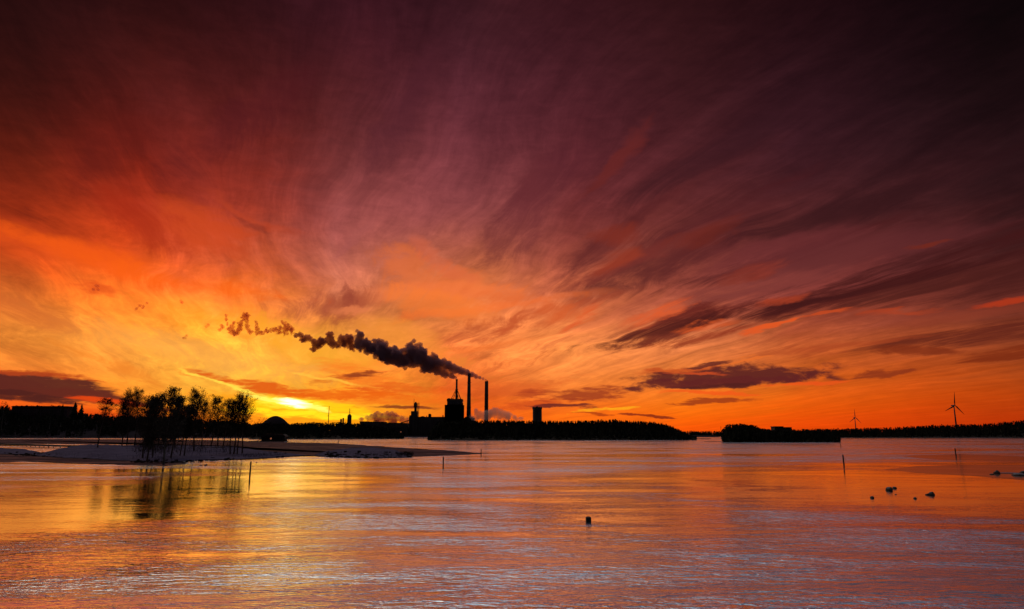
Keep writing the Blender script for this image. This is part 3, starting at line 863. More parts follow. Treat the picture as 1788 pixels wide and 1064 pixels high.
# twin flue chimney with the second plume
b = thing('twin_flue_chimney', 'straight dark chimney on the right with two flue tips', 'chimney', base(849))
cx = Xf(848.9)
MB().lathe(cx, DM+6, [(0.5, 3.9), (Z(720), 3.7), (Z(667.2), 3.35), (Z(666.9), 3.5), (Z(666), 3.5)], 24).build('shaft', M['concrete'], b, True)
MB().lathe(cx+1.2, DM+5, [(Z(666), 1.3), (Z(664.3), 1.3)], 14).build('flue', M['steel'], b)
MB().lathe(cx-1.6, DM+6.5, [(Z(666), 1.1), (Z(665.2), 1.1)], 14).build('flue', M['steel'], b)
for py in (690, 710): MB().lathe(cx, DM+6, [(Z(py), 4.4), (Z(py)+.4, 4.4)], 24).build('platform', M['steel'], b)
# digester tower
b = thing('digester_tower', 'narrow stepped digester tower with mast and open lattice stair', 'tower', base(723))
MB().box(Xf(715), Xf(730), DM-8, DM+10, .5, Z(728)).box(Xf(715.4), Xf(717.6), DM-6, DM+4, Z(728), Z(725.5)).box(Xf(718), Xf(729.2), DM-6, DM+7, Z(728), Z(718.3)).build('base', M['sheet'], b)
cx = Xf(725)
MB().lathe(cx, DM, [(Z(718.4), 2.5), (Z(711.5), 2.4), (Z(711), 3.1), (Z(705.5), 3.1), (Z(704), 2.3), (Z(702.2), 1.3)], 16).build('vessel', M['steel'], b)
MB().tube((Xf(722.3), DM-2, Z(712)), (Xf(722.3), DM-2, Z(696.6)), .55, .35, 6).build('mast', M['steel'], b)
m_ = MB(); xa, xb = Xf(728.6), Xf(731.0)
zz = Z(727.5); st_ = (Z(704) - zz) / 9
for x_ in (xa, xb):
    for y_ in (DM-1.5, DM+1.5): m_.tube((x_, y_, zz-8), (x_, y_, Z(704)), .22, .22, 4)
for k in range(10):
    z_ = zz + k * st_
    m_.box(xa-.3, xb+.3, DM-1.8, DM+1.8, z_, z_+.3)
    if k < 9: m_.tube((xa, DM-1.6, z_), (xb, DM-1.6, z_+st_), .15, .15, 4); m_.tube((cx, DM, z_+.2), (xa, DM, z_+.2), .15, .15, 4)
m_.build('stair', M['steel'], b)
# process halls
b = thing('process_hall', 'long low mill hall between digester tower and boiler house', 'factory', base(752))
MB().box(Xf(730)+.2, Xf(777)-.2, DM-6, DM+30, .5, Z(728.2)).build('wall', M['sheet'], b)
MB().box(Xf(747.6), Xf(752.2), DM, DM+8, Z(728.2)+.003, Z(723.8)).box(Xf(748.2), Xf(751.4), DM+1, DM+7, Z(723.8)+.003, Z(722.8)).build('roof_house', M['sheet'], b)
MB().tube((Xf(748.2), DM+2, Z(722.9)), (Xf(748.2), DM+2, Z(721)), .2, .15, 5).build('mast', M['steel'], b)
MB().lathe(Xf(773), DM+3, [(Z(728.3), 1.1), (Z(725.2), 1.0)], 12).build('vent', M['steel'], b)
MB().box(Xf(744), Xf(745), DM+3, DM+5, Z(728.2)+.003, Z(726)).build('vent', M['steel'], b)
m_ = MB().prism([(Xf(733), Z(728.2)+.003), (Xf(742), Z(728.2)+.003), (Xf(738), Z(726.9))], DM-3, DM+20); m_.build('roof_light', M['steel'], b)
b = thing('annex_hall', 'low annex tucked between boiler house and tallest chimney', 'factory', base(812))
MB().box(Xf(809)+.2, Xf(828), DM+8, DM+22, .5, Z(729.5)).build('wall', M['sheet'], b)
MB().box(Xf(811), Xf(814), DM+10, DM+18, Z(729.5)+.003, Z(727.8)).build('roof_house', M['sheet'], b)
MB().box(Xf(822), Xf(824.5), DM+10, DM+18, Z(729.5)+.003, Z(728)).build('roof_house', M['sheet'], b)
# pitched store with conveyor
b = thing('pitched_store', 'pitched roof chip store with sloping ends left of the mill', 'warehouse', base(695))
zl = Z(747)
MB().box(Xf(672), Xf(716), DM-22, DM+6, .5, zl).build('wall', M['sheet'], b)
MB().prism([(Xf(671), zl+.003), (Xf(717), zl+.003), (Xf(713), Z(739.2)), (Xf(682.5), Z(738.2)), (Xf(680.5), Z(739.3))], DM-23, DM+7).build('roof', M['concrete'], b)
for px in (676, 684, 692, 700, 708): MB().box(Xf(px), Xf(px)+3.2, DM-22.1, DM-22.003, 2.2, 6.0).build('door', M['glassdark'], b)
MB().box(Xf(703), Xf(704.6), DM-22.2, DM-22.003, 8.4, 9.6).build('glow_opening', M['lit'], b)
b = thing('conveyor', 'enclosed conveyor sloping up from the store to the digester tower', 'conveyor', base(704))
MB().tube((Xf(693), DM-2, Z(741.2)), (Xf(716.5), DM-2, Z(733.5)), .95, .95, 6).build('gallery', M['steel'], b)
for px, py in ((699, 739.2), (706, 736.9), (712, 735)):
    MB().tube((Xf(px)-1, DM-2, 2), (Xf(px), DM-2, Z(py)), .25, .2, 4).tube((Xf(px)+1, DM-2, 2), (Xf(px), DM-2, Z(py)), .25, .2, 4).build('trestle', M['steel'], b)
# flat hall with vents
b = thing('flat_hall', 'flat roofed industrial hall with a row of roof vents', 'factory', base(652))
MB().prism([(Xf(633), .5), (Xf(669), .5), (Xf(673.2), Z(737.6)), (Xf(630), Z(736.6))], DM-10, DM+20).build('wall', M['concrete'], b)
MB().prism([(Xf(629.6), Z(736.6)+.003), (Xf(673.8), Z(737.6)+.003), (Xf(673.8), Z(737)), (Xf(629.6), Z(736))], DM-10.5, DM+20.5).build('roof', M['sheet'], b)
for px in (652.4, 654.6, 656.8, 659.6): MB().lathe(Xf(px), DM+4, [(Z(737.2), .7), (Z(734.6), .7), (Z(734.5), 1.0), (Z(734), 1.0)], 10).build('vent', M['steel'], b)
# silo with lattice top
b = thing('lattice_silo', 'round silo with an open lattice mast on top', 'silo', base(610, 1250))
cx = Xf(610, 1250)
MB().lathe(cx, 1250, [(1, 3.8), (Z(726, 1250), 3.8), (Z(725, 1250), 2.9), (Z(723.5, 1250), 1.6)], 18).build('silo_body', M['concrete'], b)
m_ = MB(); z0_, z1_ = Z(724, 1250), Z(713.4, 1250)
m_.tube((cx-.6, 1250, z0_), (cx-.6, 1250, z1_), .55, .35, 5)
for k in range(5):
    z_ = z0_ + (z1_-z0_) * k / 5
    m_.tube((cx-.6, 1250, z_), (cx+2.2, 1250, z_+1.2), .16, .16, 4); m_.tube((cx+2.2, 1250, z_+1.2), (cx+2.2, 1250, z_+2.4), .16, .16, 4)
m_.build('mast', M['steel'], b)
b = thing('twin_tank', 'pair of small joined tanks beside the lattice silo', 'tank', base(597, 1250))
MB().lathe(Xf(595.5, 1250), 1250, [(1, 1.7), (Z(732.5, 1250), 1.7), (Z(731.6, 1250), .8)], 12).build('tank_body', M['concrete'], b)
MB().lathe(Xf(599.2, 1250), 1250, [(1, 1.5), (Z(731, 1250), 1.5), (Z(729.8, 1250), .5)], 12).build('tank_body', M['concrete'], b)
# radio mast
b = thing('radio_mast', 'thin radio mast rising alone right of the glowing sun', 'mast', base(573, 1250))
MB().tube((Xf(573.2, 1250), 1250, 1), (Xf(573.6, 1250), 1250, Z(709, 1250)), .75, .5, 6).build('pole', M['steel'], b)
for k in range(14): MB().tube((Xf(573.2, 1250)-.9, 1250, 16 + k*2.4), (Xf(573.2, 1250)+.9, 1250, 17.2 + k*2.4), .12, .12, 4).build('rung', M['steel'], b)
MB().box(Xf(571, 1250), Xf(572.8, 1250), 1249.5, 1250.5, Z(726.6, 1250), Z(725.9, 1250)).build('aerial', M['steel'], b)
b = thing('radio_mast', 'hair thin mast on the horizon left of the small right island', 'mast', base(1258, 1500))
MB().tube((Xf(1258, 1500), 1500, 1), (Xf(1258, 1500), 1500, Z(744.8, 1500)), .45, .35, 5).build('pole', M['steel'], b)
MB().box(Xf(1258, 1500)-1, Xf(1258, 1500)+1, 1499.6, 1500.4, Z(746.4, 1500), Z(746, 1500)).build('aerial', M['steel'], b)
# long pale roofed hall and spoil heap
b = thing('long_shed', 'long low shed with a pale roof edge below the heap', 'warehouse', base(498, 1180))
MB().box(Xf(483, 1180), Xf(514, 1180), 1180, 1200, .5, Z(742, 1180)).build('wall', M['sheet'], b)
MB().box(Xf(482.6, 1180), Xf(514.4, 1180), 1179, 1201, Z(742, 1180)+.003, Z(741.2, 1180)).build('roof', M['roofpale'], b)
DH = 1150
cx = Xf(481, DH); zt = Z(726.4, DH)
V_ = []; F_ = []; nr, ns = 14, 40
for j in range(nr + 1):
    t = j / nr
    for i in range(ns):
        a = 2*PI*i/ns
        hgt = (1 - t) ** 0.0 * (0.5 + 0.5 * math.cos(PI * min(1, t))) ** 0.85
        r = 42 * t * (1 + .06 * mnoise.noise(Vector((math.cos(a), math.sin(a), 3))))
        V_.append((cx + r*math.cos(a), DH + r*math.sin(a)*.8, 8 + (zt-8)*hgt + (.35*mnoise.noise(Vector((r*.2, a*3, 0))) if j > 1 else 0)))
for j in range(nr):
    for i in range(ns): F_.append((j*ns+i, j*ns+(i+1) % ns, (j+1)*ns+(i+1) % ns, (j+1)*ns+i))
b0 = len(V_)
for i in range(ns): V_.append((V_[nr*ns+i][0], V_[nr*ns+i][1], 0))
for i in range(ns): F_.append((nr*ns+i, nr*ns+(i+1) % ns, b0+(i+1) % ns, b0+i))
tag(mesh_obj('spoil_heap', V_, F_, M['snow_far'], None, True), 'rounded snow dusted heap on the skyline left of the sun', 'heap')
# water tower on the island
DT = 980
b = thing('water_tower', 'squat round water tower with a ragged crown behind the island', 'tower', base(938, DT, 4))
cx = Xf(938.2, DT)
MB().lathe(cx, DT, [(2, 6.6), (Z(716, DT), 6.5), (Z(714.6, DT), 7.0), (Z(711.6, DT), 7.1), (Z(711.4, DT), 6.4)], 28).build('drum', M['concrete'], b)
for k in range(9):
    a = 2*PI*k/9 + .2
    MB().tube((cx+6.4*math.cos(a), DT+6.4*math.sin(a), Z(711.6, DT)), (cx+6.4*math.cos(a), DT+6.4*math.sin(a), Z(710.6, DT)), .45, .4, 5).build('crown_post', M['steel'], b)
MB().box(cx-1.6, cx+1.4, DT-1.5, DT+1.5, Z(711.4, DT)+.003, Z(710, DT)).build('roof_hut', M['steel'], b)
MB().tube((cx+.3, DT, Z(710.1, DT)), (cx+.3, DT, Z(709, DT)), .2, .15, 5).build('aerial', M['steel'], b)
# building on the far right shore
DB = 1180
b = thing('shore_building', 'flat white topped building above the far right treeline', 'building', base(1366, DB))
MB().box(Xf(1352, DB), Xf(1367, DB), DB, DB+18, 2, Z(745.6, DB)).box(Xf(1367, DB)+.01, Xf(1382, DB), DB+2, DB+18, 2, Z(747, DB)).build('wall', M['palewall'], b)
MB().box(Xf(1351.3, DB), Xf(1367.4, DB), DB-.8, DB+18.8, Z(745.6, DB)+.003, Z(744.6, DB)).box(Xf(1367.5, DB), Xf(1382.5, DB), DB+1.2, DB+18.8, Z(747, DB)+.003, Z(746.1, DB)).build('roof', M['sheet'], b)
MB().box(Xf(1356, DB), Xf(1366, DB), DB-.12, DB-.003, Z(748, DB), Z(746.4, DB)).build('window', M['glassdark'], b)
# apartment block on the left
DA = 1190
b = thing('apartment_block', 'long flat roofed apartment block behind the trees at far left', 'building', base(67, DA, 10))
xl, xr = Xf(17.5, DA), Xf(115, DA)
zt = Z(710.5, DA); zb = zt - 31
MB().box(xl, xr, DA, DA+16, zb - 10, zt).build('wall', M['palewall'], b)
MB().prism([(xl-.9, zt+.003), (xr+1.6, zt+.003), (xr+.8, zt+1.0), (xl+3, zt+1.6), (xl, zt+1.0)], DA-1, DA+17).build('roof', M['sheet'], b)
nc = 24
for r in range(6):
    for c in range(nc):
        if (r * nc + c) >= 100: break
        x_ = xl + 3 + c * (xr - xl - 6) / nc; z_ = zt - 3.6 - r * 4.3
        MB().box(x_, x_+2.0, DA-.12, DA-.003, z_, z_+1.9).build('window', M['glassdark'], b)
for c in (4, 9, 14, 19):
    x_ = xl + 1.2 + c * (xr - xl - 6) / nc
    MB().box(x_, x_+.3, DA-1.5, DA-.2, zt-28, zt-2).build('balcony_screen', M['palewall'], b)
# ragged treetops just behind its roof
mb = MB(); random.seed(21)
for q in range(46):
    px = random.uniform(24, 105); h = random.uniform(9, 14)
    D = DA + random.uniform(30, 60); top = ztop(709.3 - abs(random.gauss(0, .9)), D)
    broadleaf(mb, Xf(px, D), D, top - h, h, 3.0, 30)
tag(mb.build('treetops', M['needle']), 'ragged treetops showing over the apartment block roof', None, kind='stuff')
# boathouse islet
DI = 618
slab('shore', 434, 505, 610, 628, 0.45, M['forest_floor'], 'low dark islet under the boathouse')
b = thing('boathouse', 'low dark boathouse with one opening made to glow on its islet', 'hut', (Xf(482, DI), DI, .4))
MB().box(Xf(459, DI), Xf(500, DI), DI-1, DI+6, .3, Z(762.5, DI)).build('wall', M['wood'], b)
MB().prism([(Xf(457.5, DI), Z(762.5, DI)+.003), (Xf(501.5, DI), Z(762.5, DI)+.003), (Xf(497, DI), Z(758.4, DI)), (Xf(464, DI), Z(758, DI))], DI-2, DI+7).build('roof', M['wood'], b)
MB().box(Xf(474.4, DI), Xf(476.8, DI), DI-1.1, DI-1.003, Z(767.3, DI), Z(764.5, DI)).build('glow_opening', M['lit'], b)  # see-through opening: the sky glow in it is put in as emission
MB().box(Xf(484, DI), Xf(490, DI), DI-1.1, DI-1.003, .5, Z(764.5, DI)).build('door', M['glassdark'], b)
mb = MB(); random.seed(5)
for q in range(420):
    px = random.uniform(452, 504); mb.quad((Xf(px, DI), DI + random.uniform(-3, 9), random.uniform(.4, 7.4) * math.sin(PI*(px-448)/60)**.5), random.uniform(.25, .7))
tag(mb.build('scrub', M['twig']), 'tangled bare scrub round the boathouse', None, kind='stuff')

# ---------------------------------------------------------------- wind turbines
def turbine(px, hub_y, base_y, D, angs, L, label, yaw):
    x = Xf(px, D); zh = Z(hub_y, D)
    b = thing('wind_turbine', label, 'wind turbine', (x, D, 2), 'wind turbines on the far right shore')
    MB().lathe(x, D, [(2, L*.066), (zh*.5, L*.052), (zh - .3, L*.036)], 16).build('tower', M['turbine'], b, True)
    R = Matrix.Rotation(yaw, 4, 'Z')
    def tr(v): return Vector((x, D, zh)) + R @ Vector(v)
    m_ = MB(); k = L / 24.0
    m_.tube(tr((0, -1.6*k*1.2, .3)), tr((0, 4.6*k*1.2, .3)), 1.15*k, .95*k, 10)
    nac = m_.build('nacelle', M['turbine'], b)
    m_ = MB(); m_.tube(tr((0, -3.0*k, .3)), tr((0, -1.6*k*1.2, .3)), .5*k, 1.0*k, 10); m_.build('hub', M['turbine'], b)
    for a in angs:
        a = math.radians(a); c, s = math.cos(a), math.sin(a)
        m_ = MB(); secs = [(0.02, .30, .30), (.10, .42, .26), (.22, .80, .18), (.5, .55, .12), (.8, .34, .07), (1.0, .12, .03)]
        for t, wd, th in secs:
            for du, dv in ((-wd*.75, 0), (0, -th*2.2), (wd*1.35, 0), (0, th*2.2)):
                u = L*t
                m_.v.append(tuple(tr((u*c - du*k*1.6*s, -2.2*k + dv*k*1.6, .3 + u*s + du*k*1.6*c))))
        for i in range(len(secs)-1):
            for j in range(4): m_.f.append((i*4+j, i*4+(j+1) % 4, (i+1)*4+(j+1) % 4, (i+1)*4+j))
        m_.f.append((3, 2, 1, 0)); q = (len(secs)-1)*4; m_.f.append((q, q+1, q+2, q+3))
        m_.build('blade', M['turbine'], b)
turbine(1668.6, 708.4, 739, 1290, (84, 204.5, 318), 25.6, 'larger wind turbine with dark blades at the right', 0.22)
turbine(1493.0, 729.2, 747, 1900, (91, 215, 316), 23.0, 'smaller more distant wind turbine left of the larger one', 0.15)

# ---------------------------------------------------------------- posts, float, stones in the lake
def post(px, y0, y1, w, label, lean=0.0):
    g = G(px, y1); D = g.y; zt = ztop(y0, D); r = w * D / F_PX / 2
    b = thing('post', label, 'post', (g.x, g.y, 0), 'timber posts standing in the lake')
    m_ = MB(); a = Vector((g.x, g.y, -1.5)); e = Vector((g.x + lean, g.y, zt))
    k = 5
    for i in range(k):
        p0 = a.lerp(e, i/k); p1 = a.lerp(e, (i+1)/k)
        m_.tube(p0, p1, r*(1.08-.03*i), r*(1.05-.03*i), 9, i == k-1)
    m_.build('shaft', M['wood'], b)
    MB().lathe(e.x, e.y, [(e.z+.002, r*.95), (e.z+r*.6, r*.8), (e.z+r*.9, r*.3)], 9).build('cap', M['steel'], b)
post(436, 807, 831.5, 2.6, 'stout post before the right end of the snowy point', .05)
post(773.8, 798.5, 817.5, 2.2, 'post in open water below the mill chimneys')
post(840, 784.5, 796.5, 1.6, 'post at the right tip of the thin ice')
post(1474, 795, 812, 2.4, 'post at the left edge of the calm orange water', -.12)
post(1669.8, 784, 797, 2.0, 'leaning post in line below the larger turbine', -.15)
post(590.5, 769.5, 774.5, 1.1, 'tiny post at the far edge of the ice right of the boathouse')
post(1469, 774.5, 782, .9, 'thin bent stake right of the small island', -.4)
# black float
g = G(1027.5, 911); s_ = 8.4 * g.y / F_PX / 2
b = thing('float', 'black box shaped float alone on the rippled water', 'buoy', (g.x, g.y, 0))

m_ = MB(); prof = [(-.25, s_*1.0), (-.05, s_*1.06), (s_*1.55, s_*1.06), (s_*1.75, s_*.95)]
def rsq(cx, cy, z, h, n=24):
    o_ = []
    for i in range(n):
        a = 2*PI*i/n; c, s = math.cos(a), math.sin(a)
        q = (abs(c)**6 + abs(s)**6) ** (-1/6)
        o_.append((cx + h*c*q, cy + h*s*q, z))
    return o_
for z_, h_ in prof: m_.v += rsq(g.x, g.y, z_, h_)
for k in range(len(prof)-1):
    for i in range(24): m_.f.append((k*24+i, k*24+(i+1) % 24, (k+1)*24+(i+1) % 24, (k+1)*24+i))
m_.f.append(tuple(72+i for i in range(24)))
m_.build('float_body', M['rubber'], b)
MB().tube((g.x-.08, g.y, s_*1.75), (g.x-.08, g.y, s_*1.75+.05), .02, .02, 6).tube((g.x+.08, g.y, s_*1.75), (g.x+.08, g.y, s_*1.75+.05), .02, .02, 6).tube((g.x-.1, g.y, s_*1.75+.05), (g.x+.1, g.y, s_*1.75+.05), .02, .02, 6).build('handle', M['steel'], b)
def rock(px, py, w, h, label, seed, group='stones in the lake', dy=1.0, z0=0.0, ledge=0, cat='rock'):
    """w, h in photo pixels; the stone's waterline is at py"""
    g = G(px, py, z0); k = g.y / F_PX
    rx, rz = w * k / 2, h * k * .78
    V_ = []; F_ = []; nr, ns = 9, 18
    for j in range(nr + 1):
        th = PI * j / nr
        for i in range(ns):
            a = 2*PI*i/ns
            d = Vector((math.sin(th)*math.cos(a), math.sin(th)*math.sin(a), math.cos(th)))
            q = 1 + .28 * mnoise.fractal(d * 1.6 + Vector((seed*3.1, seed, 0)), 1, 2, 3)
            x_ = d.x * rx * q; y_ = d.y * rx * q * dy; z_ = d.z * rz * q * (1 if d.z > 0 else .5)
            if ledge and d.z < .3: x_ += ledge * k * max(0, -d.x) * -1
            V_.append((x_, y_, z_))
    for j in range(nr):
        for i in range(ns): F_.append((j*ns+i, (j+1)*ns+i, (j+1)*ns+(i+1) % ns, j*ns+(i+1) % ns))
    o = mesh_obj('rock', V_, F_, M['rock'], None, True)
    o.location = (g.x, g.y, z0)
    tag(o, label, cat, group)
    return o
rock(1523, 870, 6.5, 4, 'small dark stone, leftmost of the group in the calm water', 1)
rock(1552.8, 856.5, 10.5, 7.5, 'largest round dark stone of the group in the calm water', 2)
rock(1561.8, 853, 6.5, 3.5, 'flat little stone touching the right of the largest one', 3)
rock(1564, 863.8, 3.6, 1.2, 'speck of stone barely breaking the water below the largest one', 4)
rock(1597.8, 871, 5.2, 3.2, 'small pointed stone lowest in the middle of the group', 5)
rock(1626.8, 864.5, 8.5, 6.5, 'dark stone with a ledge running out to its left', 6, ledge=7)
rock(1731.5, 829, 6, 2.2, 'flat stone left of the snow capped boulder near the right edge', 7)
rock(1741, 827.5, 10, 6.5, 'snow capped boulder near the right edge', 8)
rock(1779, 830.5, 20, 5.5, 'broad snow capped boulder at the right edge', 9)
rock(1786, 827, 9, 6.0, 'humped stone behind the broad boulder at the right edge', 10)
o = rock(1760, 826.5, 44, 1.3, 'low bar of pebbles joining the two boulders at the right', 17, dy=.4)
rock(351, 813, 6, 1.6, 'flat stone off the snowy point, left one of a pair', 11)
rock(359.5, 813, 5.5, 3, 'rounder stone off the snowy point, right one of a pair', 12)
rock(322, 809, 6.5, 3.5, 'dark stone at the waterline under the slim trees', 13)
rock(448, 808.5, 3, 1.2, 'tiny stone just right of the stout post', 14)
rock(548.5, 769.6, 3, .8, 'tiny dark speck on the water right of the boathouse', 15)
rock(565.5, 770.6, 3.4, .8, 'second tiny dark speck farther right of the boathouse', 16)
rock(528, 768.4, 7, .6, 'low flat skerry beside the boathouse islet', 18)
# dark stones lying on the snow: uncountable rubble
mb = MB(); random.seed(9)
def rubble(x0, x1, prof_f, n_, zr=(0.05, .9), s=(.15, .5)):
    for q in range(n_):
        px = random.uniform(x0, x1); py = interp(prof_f, px) - abs(random.gauss(0, 2.2))
        p = G(px, py, 0.0); p.z = random.uniform(*zr) * min(1, (interp(prof_f, px) - py) / 5 + .1)
        r = random.uniform(*s)
        mb.tube((p.x - r, p.y, p.z), (p.x + r, p.y + .2, p.z + r*.3), r*.7, r*.4, 5)
rubble(225, 500, [(225, 808), (300, 809), (400, 804), (500, 799)], 130)
rubble(570, 718, [(570, 799), (660, 801), (718, 799)], 150, (.1, 1.3), (.2, .7))
rubble(0, 150, [(0, 795), (60, 797), (150, 802)], 70)
tag(mb.build('rubble', M['forest_floor']), 'dark stones and rubble strewn along the snowy waterline', None, kind='stuff')
# grass tufts at the tip
mb = MB()
for q in range(900):
    px = random.choice((random.uniform(425, 500), random.uniform(690, 722), random.uniform(570, 720), random.uniform(60, 300)))
    fr = interp([(60, 797), (150, 802), (300, 809), (400, 804), (500, 799), (570, 799), (660, 801), (722, 799)], px)
    p = G(px, fr - random.uniform(0, 5)); p.z = random.uniform(0, .9)
    mb.tube(p, p + Vector((random.gauss(0, .25), 0, random.uniform(.4, 1.1))), .05, .01, 3, False)
tag(mb.build('dry_grass', M['twig']), 'dry grass and reeds poking through the snow', None, kind='stuff')
# boardwalks behind the snowy point
def boardwalk(pts, label):
    P_ = [G(x, y, 1.35) for x, y in pts]
    b = thing('boardwalk', label, 'boardwalk', (P_[0].x, P_[0].y, 0), 'dark boardwalks behind the snowy point')
    m_ = MB(); r_ = MB()
    for p, q in zip(P_, P_[1:]):
        d = (q - p).normalized(); s = Vector((-d.y, d.x, 0)) * 1.3
        k0 = len(m_.v)
        for e in (p, q):
            for sg in (-1, 1):
                for dz in (-.75, .1): m_.v.append(tuple(e + s*sg + Vector((0, 0, dz))))
        m_.f += [(k0, k0+1, k0+5, k0+4), (k0+2, k0+6, k0+7, k0+3), (k0+1, k0+3, k0+7, k0+5), (k0, k0+4, k0+6, k0+2), (k0, k0+2, k0+3, k0+1), (k0+4, k0+5, k0+7, k0+6)]
    m_.build('deck', M['wood'], b)
    for i, (p, q) in enumerate(zip(P_, P_[1:])):
        nn_ = max(1, int((q-p).length / 7))
        for j in range(nn_):
            c = p.lerp(q, (j+.5)/nn_)
            MB().tube((c.x, c.y-1, -1), (c.x, c.y-1, 1.0), .2, .2, 6).build('pile', M['wood'], b)
boardwalk([(-60, 774.2), (10, 774.8), (60, 776.3), (100, 777.6), (147, 778.4)], 'dark boardwalk running to the left edge of the picture')
boardwalk([(176, 778.9), (215, 778.4), (250, 781.5), (290, 782), (340, 782), (390, 781)], 'dark boardwalk behind the trunks of the tall trees')
# ---------------------------------------------------------------- trees
def limb(mb, p, d, length, r, depth, tips, bend=0.18, n=5, sides=5, up=0.10):
    seg = length / n
    pts = [(p.copy(), r)]
    for i in range(n):
        d = (d + Vector((random.gauss(0, bend), random.gauss(0, bend), random.gauss(0, bend * .6) + up))).normalized()
        q = p + d * seg
        r1 = r * (1 - 0.75 * (i + 1) / n) if depth else r * (1 - 0.6 * (i+1)/n)
        mb.tube(p, q, pts[-1][1], max(r1, .02), sides, False)
        pts.append((q.copy(), max(r1, .02))); p = q
    tips.append((p.copy(), d.copy(), length))
    return pts
def tree(name, label, px, by, ty, hw, dense=1.0, crown0=0.38, cat='tree', group=None, seed=0, kind='birch'):
    random.seed(seed)
    g = G(px, by, 0.9); D = g.y; H = ztop(ty, D) - 0.9; R = hw * 1.18 * D / F_PX; crown0 -= (.16 if 240 < px < 305 else .10)
    b = thing(name, label, cat, (g.x, g.y, 0.9 if by > 776 else 0), group)
    tr = MB(); cr = MB(); lf = MB()
    base_ = Vector((g.x, g.y, 0.2))
    rt = max(0.2, H * 0.0150)
    n_ = 12; pts = [(base_, rt * 1.2)]
    d = Vector((random.gauss(0, .03), random.gauss(0, .03), 1)).normalized(); p = base_
    for i in range(n_):
        d = (d + Vector((random.gauss(0, .035), random.gauss(0, .035), .05))).normalized()
        q = p + d * ((H + .7) / n_ * 0.97)
        r1 = rt * (1.02 - 0.96 * ((i + 1) / n_) ** 0.9)
        tr.tube(p, q, pts[-1][1], max(r1, .03), 7, False); pts.append((q, max(r1, .03))); p = q
    nb = int(36 * (0.6 + .4*dense))
    tips = []
    def at(t):
        k = t * n_; i = min(int(k), n_ - 1); return pts[i][0].lerp(pts[i+1][0], k - i), pts[i][1]
    for i in range(nb):
        t = crown0 + (0.98 - crown0) * ((i + random.random()) / nb)
        o, ro = at(t)
        a = i * 2.4 + random.uniform(-.5, .5)
        rel = (t - crown0) / (1 - crown0)
        if kind == 'pine': shape = 0.35 + 0.9 * math.sin(PI * min(1, rel * 0.8 + 0.15)); up0 = random.uniform(-.05, .45)
        else: shape = (0.55 + .75 * math.sin(PI * (rel * .75 + .12))) * (1.12 - .55*rel); up0 = random.uniform(.45, 1.1) + rel*.8
        L = R * shape * random.uniform(.65, 1.15)
        if kind == 'spruce': L = R * (1.05 - rel) ** .9 * random.uniform(.7, 1.15) + .25; up0 = random.uniform(-.45, -.05)
        dd = Vector((math.cos(a), math.sin(a), up0)).normalized()
        lp = limb(cr, o, dd, L * 1.15, max(.07, ro * .45), 1, tips, .13, 5, 4, .06 if kind != 'spruce' else .03)
        for s in range(int(5 * (.5 + .5*dense)) + 1):
            k = random.randint(1, len(lp) - 1); o2 = lp[k][0]
            d2 = (dd + Vector((random.gauss(0, .7), random.gauss(0, .7), random.gauss(.25, .4)))).normalized()
            l2 = limb(cr, o2, d2, L * random.uniform(.3, .62), max(.045, lp[k][1]*.6), 1, tips, .2, 4, 3, .05)
            for s2 in range(6):
                k2 = random.randint(1, len(l2) - 1)
                d3 = (d2 + Vector((random.gauss(0, .8), random.gauss(0, .8), random.gauss(.1, .5)))).normalized()
                limb(cr, l2[k2][0], d3, L * random.uniform(.15, .34), .035, 1, tips, .25, 2, 3, .0)
    # clumps: some twig ends carry many leaves or catkins, some none, so the outline stays open
    for (q, dd, L) in tips:
        cl = mnoise.noise(q * 0.55 + Vector((seed, 0, 0)))
        if cl < (0.04 - 0.26 * dense): continue
        kk = int((3 + 8 * random.random()) * dense)
        for j in range(kk):
            lf.quad(q + Vector((random.gauss(0, .36), random.gauss(0, .36), random.gauss(0, .32))), random.uniform(.07, .19) * (1.0 if kind != 'spruce' else 1.4))
    tr.build('trunk', M['bark'], b, True)
    cr.v += []
    k0 = len(cr.v); cr.v += lf.v; cr.f += [tuple(i + k0 for i in f) for f in lf.f]
    cr.build('crown', M['twig'], b)
    return b
G_T = 'tall bare trees on the snowy point'
